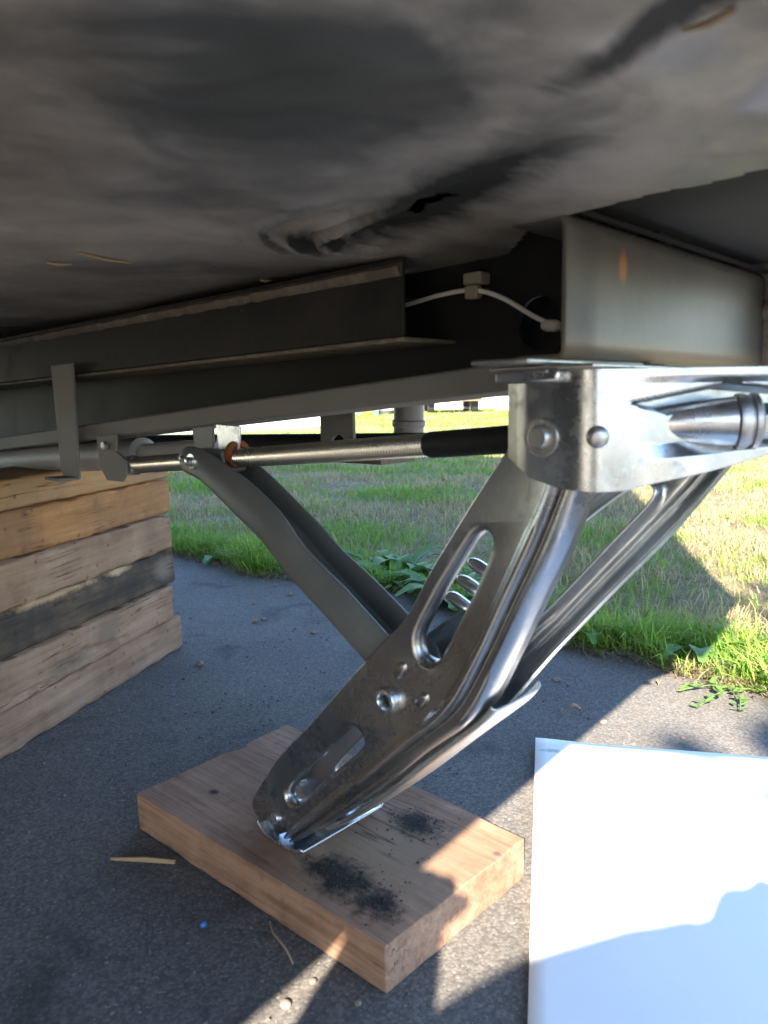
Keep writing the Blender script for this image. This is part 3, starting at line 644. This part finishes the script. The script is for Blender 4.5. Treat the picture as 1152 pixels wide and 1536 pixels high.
# ------------------------------------------------------------ stacked timbers at left
dv = Vector((0.247, 0.969, 0)).normalized(); ang = math.atan2(dv.y, dv.x)
BD = [  # end shift, face shift, colours, label
 (0.0, 0.002, (0.25, 0.145, 0.095), (0.37, 0.235, 0.16), 'pale timber at the bottom of the stack resting on the asphalt', None),
 (-0.036, -0.003, (0.27, 0.16, 0.105), (0.38, 0.245, 0.165), 'pale timber with damp stain and split lower edge, second from bottom of the stack', None),
 (-0.014, 0.003, (0.055, 0.040, 0.030), (0.17, 0.115, 0.075), 'blackened timber with a torn upper edge in the middle of the stack', (0.035, 0.030, 0.027)),
 (-0.026, -0.001, (0.29, 0.175, 0.115), (0.39, 0.255, 0.17), 'clean pale timber lying directly on the blackened timber', None),
 (-0.012, 0.005, (0.32, 0.14, 0.05), (0.48, 0.24, 0.10), 'orange brown timber with dark mottling, second from the top of the stack', (0.20, 0.11, 0.06)),
 (-0.022, 0.0, (0.38, 0.21, 0.095), (0.47, 0.28, 0.14), 'tan timber at the top of the stack under the grey tube', (0.27, 0.17, 0.1))]
hb = 0.0705; hbt = 0.047
crackpts = [(-0.62, 0.004), (-0.50, 0.006), (-0.44, 0.010), (-0.415, 0.004), (-0.40, 0.016), (-0.37, 0.020), (-0.345, 0.014), (-0.33, 0.030), (-0.30, 0.024), (-0.26, 0.018), (-0.2, 0.012)]
for bi, (es, fs, c1, c2, lab, blot) in enumerate(BD):
    nx_, nz_ = 170, 14; z0 = bi*hb+0.001; Lb = 1.05
    rows = []
    for k in range(nz_+1):
        row = []
        for i in range(nx_+1):
            x = es-Lb+Lb*i/nx_; z = (hb if bi < 5 else hbt)*k/nz_; y = 0.0
            y += 0.0035*noise.noise(Vector((x*3, z*20, bi*7.1)))+0.0009*noise.noise(Vector((x*12, z*160, bi)))
            if k in (0, nz_): y += 0.0035+0.004*noise.noise(Vector((x*26, bi, k)))
            zz = z0+z*(hb-0.0022)/hb
            if k == nz_: zz -= 0.0045*abs(noise.noise(Vector((x*14, bi*3, 2))))
            if bi == 2 and k > nz_-5 and x < -0.10:      # torn upper edge
                q = max(0, noise.noise(Vector((x*22, z*30, 1)))+0.45); y += 0.010*q*(k-(nz_-5))/5
            if bi == 1:
                zc = np.interp(x, [p[0] for p in crackpts], [p[1] for p in crackpts])
                if -0.62 < x < -0.2 and abs(z-zc) < 0.004: y += 0.006
            row.append((x, y+fs, zz))
        rows.append(row)
    g = MB(); g.rows(rows)
    d0 = 0.145
    back = [[(x, d0, zz) for x, y, zz in r_] for r_ in (rows[0], rows[-1])]
    g.rows([rows[0], back[0]]); g.rows([rows[-1], back[1]]); g.rows([back[0], back[1]])
    for e in (0, -1):
        col_ = [r_[e] for r_ in rows]; g.rows([col_, [(p[0], d0, p[2]) for p in col_]])
    stn = []
    if bi == 1: stn = [((-0.26, 0, 0.04+z0), (0.05, 0.05, 0.035), (0.21, 0.145, 0.10), 0.9), ((-0.36, 0, 0.018+z0), (0.07, 0.05, 0.016), (0.20, 0.14, 0.095), 0.9)]
    if bi == 2: stn = [((-0.38, 0, 0.066+z0), (0.16, 0.05, 0.010), (0.42, 0.27, 0.16), 1.3), ((-0.2, 0, 0.064+z0), (0.05, 0.05, 0.010), (0.45, 0.31, 0.2), 1.0), ((-0.05, 0, 0.035+z0), (0.05, 0.05, 0.03), (0.17, 0.13, 0.1), 0.7)]
    mt = m_wood('timber_%s' % ['a', 'b', 'c', 'd', 'e', 'f'][bi], c1, c2, (0.05, 0.04, 0.033), 0, 1.3+bi*2.7, 0.55, stn, 0.7 if bi != 2 else 1.3, blot)
    o = g.build('timber', mt, bevel=0, sharp=55)
    o.location = (-0.421, 1.535, 0.0); o.rotation_euler = (0, 0, ang+R(random.uniform(-0.5, 0.5)))
    tag(o, lab, 'timber', 'timbers stacked as cribbing')

# ------------------------------------------------------------ white sheet on the ground
PS = empty('white_sheet', (0.212, 1.048, 0.0), math.atan2(-0.064, 0.304))
tag(PS, 'white rectangular board lying flat on the asphalt at right', 'board')
g = MB(); nx_ = 40; rows = []
for j in range(41):
    row = []
    for i in range(nx_+1):
        x = 0.62*i/nx_; y = -0.78*j/40
        z = 0.0062+0.0022*noise.noise(Vector((x*3, y*3, 0.4)))+(0.004*math.exp(-((x)**2+(y)**2)/0.004))
        row.append((x, y, z))
    rows.append(row)
t = NT('white_sheet'); sm = t.noise(9, 5, 0.6)
c = t.mix(t.ramp(sm, [(0.45, 0), (0.8, 0.25)]), (0.80, 0.80, 0.80), (0.68, 0.67, 0.65))
c = t.mix(t.ellipse((0.024, -0.035, 0.01), (0.020, 0.006, 0.03), 2.2, 120), c, (0.42, 0.42, 0.43))
c = t.mix(t.ellipse((0.160, -0.105, 0.008), (0.003, 0.003, 0.03), 0.4, 120), c, (0.25, 0.25, 0.26))
c = t.mix(t.ellipse((0.10, -0.22, 0.008), (0.006, 0.003, 0.03), 0.6, 120), c, (0.55, 0.55, 0.56))
c = t.mix(t.ramp(t.noise(130, 4, 0.7), [(0.68, 0), (0.74, 0.5)]), c, (0.45, 0.43, 0.40))
MB().rows(rows).build('sheet', t.out(c, 0.55, spec=0.3), PS, solid=0.004, sharp=60)

# ------------------------------------------------------------ small litter on the asphalt
M_straw = m_flat('dry_straw', (0.36, 0.24, 0.13), 0.8)
o = MB().tube([(-0.309, 0.783, 0.004), (-0.27, 0.780, 0.0045), (-0.236, 0.775, 0.004)], [0.0016, 0.0030, 0.0026], 6).build('wood_splinter', M_straw)
tag(o, 'thin brown wood splinter lying on shaded asphalt left of the block', 'splinter')
o = MB().lathe((-0.182, 0.673, 0.0005), (0.1, 0.1, 1), [(0.001, 0.0), (0.0035, 0.001), (0.0042, 0.003), (0.003, 0.0055), (0.0008, 0.0065)], 12).build('bead', m_flat('blue_plastic', (0.04, 0.12, 0.32), 0.4), sharp=60)
tag(o, 'tiny blue plastic bead on the asphalt in front of the block', 'bead')
o = MB().tube(cat_rom([(-0.118, 0.676, 0.003), (-0.112, 0.655, 0.007), (-0.108, 0.648, 0.008), (-0.097, 0.632, 0.008), (-0.089, 0.619, 0.003)], 14), 0.0011, 5).build('dry_stem', M_straw)
tag(o, 'curled dry plant stem beside the front edge of the block', 'plant stem')
random.seed(11)
peb = [(-0.284, 1.719), (-0.248, 1.941), (-0.158, 1.609), (-0.487, 1.02), (-0.30, 1.70), (-0.33, 1.86), (-0.12, 1.78), (-0.05, 1.62), (-0.2, 2.02), (-0.36, 1.42), (0.33, 1.12), (0.15, 1.35), (-0.30, 2.05), (-0.42, 0.93), (0.30, 1.30), (0.43, 1.06), (-0.07, 0.60), (-0.03, 0.575), (-0.09, 0.575)]
M_peb = m_flat('pebble_stone', (0.26, 0.20, 0.17), 0.8, 0, 0.5, 60)
for (x, y) in peb:
    r_ = random.uniform(0.005, 0.009) if y > 1.1 else random.uniform(0.0025, 0.0045)
    bm = bmesh.new(); bmesh.ops.create_icosphere(bm, subdivisions=2, radius=r_)
    for v_ in bm.verts:
        v_.co *= 1+0.35*noise.noise(v_.co*140+Vector((x*50, y*50, 0))); v_.co.z *= 0.65
    me = bpy.data.meshes.new('pebble'); bm.to_mesh(me); bm.free(); me.materials.append(M_peb)
    o = bpy.data.objects.new('pebble', me); COL.objects.link(o); o.location = (x, y, r_*0.45); o.rotation_euler = (0, 0, random.uniform(0, 6))
    tag(o, 'small loose brownish pebble lying on the asphalt', 'pebble', 'loose pebbles on the asphalt')
g = MB()
for _ in range(2600):
    y = rng.uniform(0.45, 2.4); x = rng.uniform(-0.62, 0.62)*y
    clod(g, (x, y, 0.0008), abs(rng.normal(0.0008, 0.0008))+0.0005)
tag(g.build('grit', m_flat('grit', (0.14, 0.125, 0.11), 0.9, 0, 0.7, 40), fixn=False, sharp=20), 'fine loose grit scattered over the asphalt', 'grit', kind='stuff')

# ------------------------------------------------------------ grass
edx = np.array([p[0] for p in ed]); edy = np.array([p[1] for p in ed])
def edge_dist(x, y):      # > 0 on the lawn side (rough, along y)
    ye = np.interp(x, edx, edy); return (y-ye)
def vnoise(x, y, s, o_=0.0):
    return np.array([noise.noise(Vector((a*s, b*s, o_))) for a, b in zip(x, y)])
def blades(name, x, y, h, wd_, lean, cols, label):
    n = len(x); a = rng.uniform(0, 2*np.pi, n); la = rng.uniform(0, 2*np.pi, n); ln_ = lean*h*rng.uniform(0.2, 1.4, n)
    dx, dy = np.cos(a)*wd_/2, np.sin(a)*wd_/2; lx, ly = np.cos(la)*ln_, np.sin(la)*ln_
    z0 = np.full(n, -0.018)
    V = np.empty((n, 5, 3)); hz = h*rng.uniform(0.75, 1.1, n)
    V[:, 0] = np.stack([x-dx, y-dy, z0], 1); V[:, 1] = np.stack([x+dx, y+dy, z0], 1)
    V[:, 2] = np.stack([x+dx*0.8+lx*0.35, y+dy*0.8+ly*0.35, z0+hz*0.6], 1); V[:, 3] = np.stack([x-dx*0.8+lx*0.35, y-dy*0.8+ly*0.35, z0+hz*0.6], 1)
    V[:, 4] = np.stack([x+lx, y+ly, z0+hz*(1-0.35*np.minimum(1, ln_/h))], 1)
    me = bpy.data.meshes.new(name); b = (np.arange(n)*5)[:, None]
    me.vertices.add(n*5); me.vertices.foreach_set('co', V.ravel())
    loops = np.concatenate([b+[0, 1, 2, 3], b+[3, 2, 4]], 1).astype(np.int32).ravel()
    me.loops.add(n*7); me.loops.foreach_set('vertex_index', loops)
    me.polygons.add(n*2)
    stt = np.stack([np.arange(n)*7, np.arange(n)*7+4], 1).ravel().astype(np.int32)
    me.polygons.foreach_set('loop_start', stt)
    me.update(calc_edges=True)
    at = me.color_attributes.new('col', 'FLOAT_COLOR', 'POINT'); cc = np.ones((n, 5, 4)); cc[:, :, :3] = cols[:, None, :]
    at.data.foreach_set('color', cc.ravel()); me.materials.append(M_grass); me.validate()
    o = bpy.data.objects.new(name, me); COL.objects.link(o); tag(o, label, 'grass', kind='stuff'); return o
def cols_for(x, y, bias=0.0, s=1.6):
    n = len(x); p = vnoise(x, y, s)+0.7*vnoise(x, y, s*4, 3.0)+rng.normal(0, 0.16, n)+bias
    f_ = np.clip(p*2.0+0.45, 0.03, 0.97)[:, None]
    green = np.array([0.165, 0.315, 0.045])*rng.uniform(0.6, 1.35, (n, 1)); green[:, 0] *= rng.uniform(0.75, 1.45, n)
    straw = np.array([0.42, 0.345, 0.185])*rng.uniform(0.6, 1.2, (n, 1))
    pick = (rng.uniform(0, 1, (n, 1)) < f_)
    return np.where(pick, straw, green)
# lawn near
N = 150000; y = 1.0+6.6*rng.uniform(0, 1, N)**0.75; x = rng.uniform(-0.68, 0.72, N)*y
dd = edge_dist(x, y); k = dd > 0.03; x, y, dd = x[k], y[k], dd[k]
patch = vnoise(x, y, 2.3, 8.0)
k = rng.uniform(0, 1, len(x)) < np.clip(0.75+patch*0.9, 0.15, 1); x, y, dd, patch = x[k], y[k], dd[k], patch[k]
h = rng.uniform(0.018, 0.055, len(x))*(1+1.1*np.clip(patch, -0.5, 1)); h = np.where(dd < 0.35, h*0.9, h)
blades('lawn_grass', x, y, h, rng.uniform(0.0018, 0.0034, len(x))*(0.7+0.18*y), 0.9, cols_for(x, y, 0.02+np.where(x > 0.22*y+0.30, 0.38, 0.0)), 'patchy lawn of green and straw coloured grass beyond the asphalt')
# lush fringe
N = 60000; x = rng.uniform(-1.6, 0.9, N); dd = np.abs(rng.normal(0, 0.14, N))+0.005; y = np.interp(x, edx, edy)+dd
cl = vnoise(x, y, 6.0, 2.0); k = rng.uniform(0, 1, N) < np.clip(0.65+1.6*cl, 0.05, 1)*np.where((x > -0.25) & (x < 0.0), 0.5, 1); x, y, cl = x[k], y[k], cl[k]
blades('edge_grass', x, y, rng.uniform(0.04, 0.11, len(x))*(0.75+0.7*np.clip(cl+0.3, 0, 1)), rng.uniform(0.0022, 0.0045, len(x)), 0.75, cols_for(x, y, -0.75), 'taller green grass fringing the edge of the asphalt')
# dry thatch lying along the edge
N = 7000; x = rng.uniform(-1.3, 0.9, N); y = np.interp(x, edx, edy)+rng.normal(0.03, 0.035, N)
c_ = np.array([0.27, 0.215, 0.14])*rng.uniform(0.5, 1.25, (N, 1)); o = blades('dry_thatch', x, y, rng.uniform(0.015, 0.04, N), rng.uniform(0.0015, 0.003, N), 2.2, c_, 'dry straw thatch along the rim of the asphalt'); o.location.z = 0.016
# far lawn
N = 90000; y = 7.2+26*rng.uniform(0, 1, N)**1.1; x = rng.uniform(-0.5, 0.6, N)*y
k = ~((x < -0.9) & (y > 12)); x, y = x[k], y[k]
blades('far_grass', x, y, rng.uniform(0.04, 0.085, len(x)), rng.uniform(0.006, 0.012, len(x))*(0.6+0.05*y), 0.7, cols_for(x, y, -0.25, 0.6), 'sunlit lawn stretching to the far fence')

# broad leaved weeds along the edge
def weed(x, y, s, n, label, grp, flat=0.5, col=(0.11, 0.23, 0.055)):
    g = MB(); cc = []
    for i in range(n):
        a = 2*math.pi*i/n+random.uniform(-0.4, 0.4); L2 = s*random.uniform(0.6, 1.15); up_ = random.uniform(0.35, 1.0)*flat; wv = L2*random.uniform(0.13, 0.2)
        d = Vector((math.cos(a), math.sin(a), 0)); sd_ = Vector((-d.y, d.x, 0)); rows = []
        for k in range(7):
            f_ = k/6; p = d*L2*f_+Vector((0, 0, L2*up_*(f_*1.7-f_*f_*1.25))); ww = wv*(0.15+0.95*math.sin(math.pi*min(1, f_*0.85+0.08))**1.2)*(1-0.25*(k % 2))
            rows.append([p-sd_*ww+Vector((0, 0, ww*0.35)), p, p+sd_*ww+Vector((0, 0, ww*0.35))])
        g.rows(rows)
    o = g.build('weed', M_leaf, fixn=False, sharp=180)
    at = o.data.color_attributes.new('col', 'FLOAT_COLOR', 'POINT'); q = random.uniform(0.7, 1.3)
    for i_, e_ in enumerate(at.data): 
        z_ = random.uniform(0.85, 1.15)*q; e_.color = (col[0]*z_, col[1]*z_, col[2]*z_, 1)
    o.location = (x, y, -0.012); tag(o, label, 'weed', grp); return o
random.seed(21)
for i in range(30):
    x = random.choice([random.uniform(-0.95, -0.42), random.uniform(-0.02, 0.30), random.uniform(-0.02, 0.30), random.uniform(0.36, 0.8)]); y = float(np.interp(x, edx, edy))+random.uniform(0.03, 0.28)
    lb_ = 'leafy weed rosette in the shaded grass edge beside the stacked timbers' if x < -0.2 else 'leafy weed rosette in the shaded grass edge between brace and leg of the jack' if x < 0.33 else 'leafy weed rosette in the grass edge right of the jack leg'
    weed(x, y, random.uniform(0.06, 0.115)*(1.35 if -0.2 < x < 0.33 else 1.0), random.randint(8, 13), lb_, 'leafy weeds along the asphalt edge', 0.8)
SG = empty('weed_sprig', (0.57, 1.235, 0.0)); tag(SG, 'low sprig of bright green weed creeping onto the sunlit asphalt', 'weed')
for (ex, ey) in ((-0.075, -0.075), (-0.02, -0.095), (0.06, -0.06), (-0.085, -0.01)):
    pth = cat_rom([(0, 0, 0.006), (ex*0.5+0.01, ey*0.5, 0.014), (ex, ey, 0.008)], 12)
    MB().tube(pth, 0.0012, 5).build('stem', m_flat('green_stem', (0.10, 0.17, 0.04), 0.6), SG)
    g = MB()
    for q in range(16):
        p = pth[min(11, 1+q*11//16)]+Vector((random.uniform(-.006, .006), random.uniform(-.006, .006), 0)); a = random.uniform(0, 6.28); L2 = random.uniform(0.010, 0.020)
        d = Vector((math.cos(a), math.sin(a), random.uniform(0.1, 0.7))).normalized(); sd_ = Vector((-d.y, d.x, 0)).normalized()
        g.rows([[p-sd_*w_+d*L2*f_, p+d*L2*f_+Vector((0, 0, -0.001)), p+sd_*w_+d*L2*f_] for f_, w_ in ((0, 0.0005), (0.3, L2*0.24), (0.65, L2*0.27), (1.0, 0.0006))])
    o = g.build('leaf_cluster', M_leaf, SG, fixn=False, sharp=180); at = o.data.color_attributes.new('col', 'FLOAT_COLOR', 'POINT'); o['kind'] = 'stuff'
    for e_ in at.data: z_ = random.uniform(0.8, 1.2); e_.color = (0.10*z_, 0.19*z_, 0.04*z_, 1)
g = MB(); g.tube([(0, 0, 0), (0.004, 0.002, 0.12), (0.0, 0.0, 0.262)], [0.0026, 0.0023, 0.002], 8)
ds = empty('dandelion_stalk', (0.185, 2.36, -0.015)); tag(ds, 'single bare dandelion stalk standing above the shaded lawn', 'flower stalk')
g.build('stem', m_flat('stalk', (0.26, 0.25, 0.10), 0.6), ds); MB().lathe((0, 0, 0.26), (0, 0, 1), [(0.002, 0), (0.0055, 0.003), (0.006, 0.007), (0.003, 0.011)], 10).build('seed_head', m_flat('seed_head', (0.2, 0.14, 0.08), 0.9), ds)
# dry fallen leaves near the right-hand grass edge
M_dl = m_flat('dead_leaf', (0.40, 0.26, 0.13), 0.8)
for (x, y, s, a) in [(0.515, 1.385, 0.035, 0.5), (0.545, 1.44, 0.03, 2.0), (0.47, 1.02+0.25, 0.018, 1.1), (0.30, 1.17, 0.02, 0.2), (0.275, 1.16, 0.014, 1.4)]:
    rows = []
    for k in range(7):
        f_ = k/6; ww = s*0.22*math.sin(math.pi*(f_*0.94+0.03)); rows.append([(s*(f_-0.5), -ww, 0.006+0.004*math.sin(f_*4)), (s*(f_-0.5), 0, 0.003+0.004*math.sin(f_*4)), (s*(f_-0.5), ww, 0.007+0.004*math.sin(f_*4))])
    o = MB().rows(rows).build('dead_leaf', M_dl, solid=0.0006); o.location = (x, y, 0.0); o.rotation_euler = (0, 0, a)
    tag(o, 'small dry brown leaf lying at the sunlit grass edge', 'leaf', 'dry leaves by the grass edge')

# ------------------------------------------------------------ far background
M_fence = m_flat('fence_white', (0.62, 0.52, 0.46), 0.7, 0, 0.12)
FN = empty('picket_fence', (3.9, 28, 0)); tag(FN, 'pale picket fence standing at the far end of the lawn', 'fence')
for i in range(7):
    MB().box((-0.95+i*0.155, -0.02, 0.12), (-0.815+i*0.155, 0.0, 1.5)).build('board', M_fence, FN)
for i in range(5):
    MB().box((0.17+i*0.165, -0.02, -0.02), (0.27+i*0.165, 0.0, 1.5)).build('picket', M_fence, FN)
MB().box((-0.95, 0.002, 0.55), (0.98, 0.05, 0.70)).build('rail', M_fence, FN); MB().box((-0.95, 0.002, 0.08), (0.98, 0.04, 0.2)).build('rail', M_fence, FN)
MB().box((0.93, -0.06, -0.02), (1.03, 0.06, 1.6)).build('post', M_fence, FN)
SH = empty('shed', (4.5, 33, 0)); tag(SH, 'pale shed behind the picket fence', 'shed')
MB().box((-2.6, 0, -0.02), (2.6, 3, 2.4)).build('wall', m_flat('shed_wall', (0.66, 0.6, 0.54), 0.8), SH)
MB().hexa([(-2.8, -0.2, 2.4), (2.8, -0.2, 2.4), (2.8, 3.2, 2.4), (-2.8, 3.2, 2.4), (-2.8, 1.4, 3.4), (2.8, 1.4, 3.4), (2.8, 1.6, 3.4), (-2.8, 1.6, 3.4)]).build('roof', m_flat('shed_roof', (0.16, 0.14, 0.13), 0.9), SH)
MB().box((-0.5, -0.03, 0.0), (0.5, -0.005, 2.0)).build('door', m_flat('shed_door', (0.4, 0.36, 0.32), 0.7), SH)
HS2 = empty('house', (-6, 38, 0)); tag(HS2, 'pale house far beyond the concrete pad', 'house')
MB().box((-6, 0, -0.02), (9, 8, 3.0)).build('wall', m_flat('house_wall', (0.66, 0.62, 0.56), 0.8), HS2)
MB().hexa([(-6.4, -0.5, 3.0), (9.4, -0.5, 3.0), (9.4, 8.5, 3.0), (-6.4, 8.5, 3.0), (-6.4, 3.9, 5.2), (9.4, 3.9, 5.2), (9.4, 4.1, 5.2), (-6.4, 4.1, 5.2)]).build('roof', m_flat('house_roof', (0.12, 0.11, 0.11), 0.9), HS2)
for xx in (-4, 0.5, 5):
    MB().box((xx, -0.05, 1.0), (xx+1.4, -0.004, 2.2)).build('window', m_flat('window_glass', (0.05, 0.06, 0.08), 0.1), HS2)
CR = empty('parked_car', (2.35, 27, 0)); tag(CR, 'tan car parked on the far lawn left of the picket fence', 'car')
MB().hexa([(-0.9, -1.9, 0.36), (0.9, -1.9, 0.36), (0.9, 1.9, 0.36), (-0.9, 1.9, 0.36), (-0.88, -1.9, 0.85), (0.88, -1.9, 0.85), (0.88, 1.9, 0.9), (-0.88, 1.9, 0.9)]).build('body', m_flat('tan_paint', (0.45, 0.36, 0.24), 0.4), CR, bevel=0.08, segs=3)
MB().hexa([(-0.82, -1.0, 0.9), (0.82, -1.0, 0.9), (0.82, 1.2, 0.9), (-0.82, 1.2, 0.9), (-0.65, -0.4, 1.45), (0.65, -0.4, 1.45), (0.65, 0.8, 1.45), (-0.65, 0.8, 1.45)]).build('cabin', m_flat('car_glass', (0.04, 0.05, 0.06), 0.1), CR, bevel=0.05)
MB().box((-0.88, -1.96, 0.44), (0.88, -1.88, 0.56)).build('bumper', m_flat('bumper', (0.16, 0.13, 0.11), 0.5), CR, bevel=0.02)
for sx_ in (-0.72, 0.72):
    for sy_ in (-1.25, 1.25):
        MB().lathe((sx_-0.1, sy_, 0.30), (1, 0, 0), [(0.16, 0), (0.30, 0.0), (0.32, 0.04), (0.32, 0.17), (0.30, 0.21), (0.16, 0.21)], 20).build('wheel', m_flat('tyre', (0.02, 0.022, 0.03), 0.7), CR)
CH = empty('garden_chair', (-0.42, 24, -0.01)); tag(CH, 'small turquoise tubular garden chair far off on the lawn', 'chair')
M_tq = m_flat('turquoise', (0.05, 0.32, 0.42), 0.4)
MB().tube([(-0.28, 0.2, 0), (-0.28, 0.1, 0.45), (-0.28, 0.3, 0.85)], 0.022, 8).tube([(-0.28, -0.25, 0), (-0.28, -0.2, 0.45), (-0.28, 0.1, 0.45)], 0.022, 8).build('frame', M_tq, CH)
MB().tube([(0.22, 0.2, 0), (0.2, 0.1, 0.45), (0.2, 0.3, 0.85)], 0.022, 8).tube([(0.3, -0.25, 0), (0.22, -0.2, 0.45), (0.2, 0.1, 0.45)], 0.022, 8).build('frame', M_tq, CH)
MB().box((-0.28, -0.22, 0.44), (0.22, 0.14, 0.47)).build('seat', M_tq, CH); MB().box((-0.28, 0.2, 0.6), (0.22, 0.24, 0.88)).build('backrest', M_tq, CH)
BN = empty('storage_bin', (0.22, 25, -0.01)); tag(BN, 'white rounded bin with dark base beside the turquoise chair', 'bin')
MB().lathe((0, 0, 0.12), (0, 0, 1), [(0.30, 0), (0.36, 0.1), (0.38, 0.5), (0.33, 0.62), (0.1, 0.68)], 20).build('tub', M_white, BN, sharp=60)
MB().lathe((-0.1, 0, 0.0), (0, 0, 1), [(0.30, 0), (0.30, 0.12)], 16).build('base', m_flat('dark_plastic', (0.03, 0.03, 0.035), 0.6), BN)

# ------------------------------------------------------------ what stands behind the camera and throws its shadow into view
def leafy(name, x, y, hz, rad, nleaf, label, cat_, ls=0.06):
    T_ = empty(name, (x, y, 0)); tag(T_, label, cat_)
    MB().tube([(0, 0, -0.05), (0.03, 0.02, hz*0.5), (0.0, 0.0, hz)], [0.035, 0.026, 0.01], 10).build('trunk', m_flat('bark', (0.12, 0.09, 0.065), 0.9), T_)
    g = MB()
    cl_ = [Vector(rng.normal(0, 1, 3)).normalized()*rad*rng.uniform(0.45, 0.95) for _ in range(26)]
    for _ in range(nleaf):
        c_ = cl_[rng.integers(len(cl_))]; p = Vector((0, 0, hz))+c_+Vector(rng.normal(0, rad*0.16, 3))
        a = Vector(rng.normal(0, 1, 3)).normalized(); b = a.orthogonal().normalized(); L2 = ls*rng.uniform(0.6, 1.2)
        g.add([p-a*L2, p+b*L2*0.45, p+a*L2, p-b*L2*0.45], [(0, 1, 2, 3)])
    o = g.build('crown', M_leaf, T_, fixn=False, sharp=20)
    at = o.data.color_attributes.new('col', 'FLOAT_COLOR', 'POINT')
    q = np.repeat(rng.uniform(0.6, 1.3, nleaf), 4)[:, None]*np.array([[0.05, 0.10, 0.03]]); at.data.foreach_set('color', np.concatenate([q, np.ones((len(q), 1))], 1).ravel())
    return T_
rng = np.random.default_rng(12)
leafy('young_tree', 0.045, -3.2, 2.53, 0.44, 1700, 'young round-crowned tree standing on the driveway side behind the camera', 'tree')

PR = empty('person', (0.0, -0.8, 0)); tag(PR, 'person kneeling low behind the camera with one arm raised, in grey shirt and dark trousers', 'person')
J = {}; vv_ = []; ee = []; rr_ = []
def jt(n, p, r, par=None):
    J[n] = len(vv_); vv_.append(Vector(p)-Vector((0.0, -0.8, 0))); rr_.append(r)
    if par: ee.append((J[par], J[n]))
jt('pelvis', (-0.02, -1.10, 0.44), 0.135); jt('waist', (-0.02, -0.90, 0.53), 0.125, 'pelvis'); jt('chest', (-0.01, -0.67, 0.632), 0.165, 'waist')
jt('neck', (0.045, -0.57, 0.672), 0.088, 'chest'); jt('head', (0.125, -0.52, 0.655), 0.082, 'neck'); jt('crown', (0.15, -0.44, 0.645), 0.075, 'head')
for s_, el, wr in ((-1, (-0.250, -0.44, 0.50), (-0.165, -0.21, 0.535)), (1, (0.24, -0.52, 0.28), (0.19, -0.36, 0.06))):
    nm = 'l' if s_ < 0 else 'r'
    jt(nm+'sh', (s_*0.18-0.01, -0.63, 0.650), 0.085, 'chest'); jt(nm+'el', el, 0.062, nm+'sh'); jt(nm+'cf', Vector(el)*0.2+Vector(wr)*0.8, 0.056, nm+'el'); jt(nm+'wr', wr, 0.034, nm+'cf')
    d = (Vector(wr)-Vector(el)).normalized(); hp_ = Vector(wr)+d*0.055; jt(nm+'pm', hp_, 0.044, nm+'wr')
    sd_ = d.cross(Vector((0, 0, 1))).normalized()
    for q in range(4):
        b_ = hp_+d*0.02+sd_*(q-1.5)*0.018; jt(nm+'f%d' % q, b_, 0.0095, nm+'pm'); jt(nm+'g%d' % q, b_+d*(0.020-0.003*abs(q-1.2))+Vector((0, 0, -0.014)), 0.0085, nm+'f%d' % q); jt(nm+'h%d' % q, b_+d*(0.018-0.004*abs(q-1.2))+Vector((0, 0, -0.040)), 0.007, nm+'g%d' % q)
    tb = Vector(wr)+d*0.03+sd_*0.03*(-s_); jt(nm+'t0', tb, 0.012, nm+'pm'); jt(nm+'t1', tb+d*0.03+sd_*0.018*(-s_), 0.0095, nm+'t0')
    jt(nm+'kn', (s_*0.15-0.02, -0.80, 0.075), 0.065, None); 
    jt(nm+'hp', (s_*0.10-0.02, -1.10, 0.40), 0.10, 'pelvis'); ee.append((J[nm+'hp'], J[nm+'kn'])); jt(nm+'an', (s_*0.14-0.02, -1.20, 0.07), 0.042, nm+'kn'); jt(nm+'to', (s_*0.14-0.02, -1.36, 0.05), 0.036, nm+'an')
me = bpy.data.meshes.new('body'); me.from_pydata(vv_, ee, []); pb = bpy.data.objects.new('body', me); COL.objects.link(pb); pb.parent = PR
sk = pb.modifiers.new('skin', 'SKIN')
for i, sv in enumerate(me.skin_vertices[0].data if me.skin_vertices else []): sv.radius = (rr_[i], rr_[i]); 
if not me.skin_vertices:
    bpy.context.view_layer.objects.active = pb
    pb.select_set(True); bpy.ops.mesh.customdata_skin_add(); 
    for i, sv in enumerate(me.skin_vertices[0].data): sv.radius = (rr_[i], rr_[i])
me.skin_vertices[0].data[0].use_root = True
ssm = pb.modifiers.new('sub', 'SUBSURF'); ssm.levels = 1; ssm.render_levels = 2
t = NT('clothes'); sx = t.n('SeparateXYZ'); t.set(sx.inputs[0], t.co)
legs = t.math('LESS_THAN', sx.outputs[1], -0.20); headm = t.math('GREATER_THAN', sx.outputs[1], 0.20)
c = t.mix(legs, (0.20, 0.21, 0.23), (0.05, 0.055, 0.08)); c = t.mix(headm, c, (0.50, 0.33, 0.25))
me.materials.append(t.out(c, 0.8))
g = MB(); hc_ = Vector((0.140, 0.315, 0.685)); rows = []
for i in range(9):
    ph = math.pi/2*i/8; rows.append([hc_+Vector((0.092*math.cos(a)*math.cos(ph), -0.02+0.105*math.sin(a)*math.cos(ph), 0.066*math.sin(ph)-0.02+0.004*math.sin(a*9))) for a in [2*math.pi*k/20 for k in range(20)]])
g.rows(rows, True).build('hair', m_flat('hair', (0.05, 0.035, 0.025), 0.6), PR, sharp=80)

# ------------------------------------------------------------ render settings
scene.render.engine = 'CYCLES'
scene.cycles.max_bounces = 8; scene.cycles.diffuse_bounces = 5; scene.cycles.glossy_bounces = 5
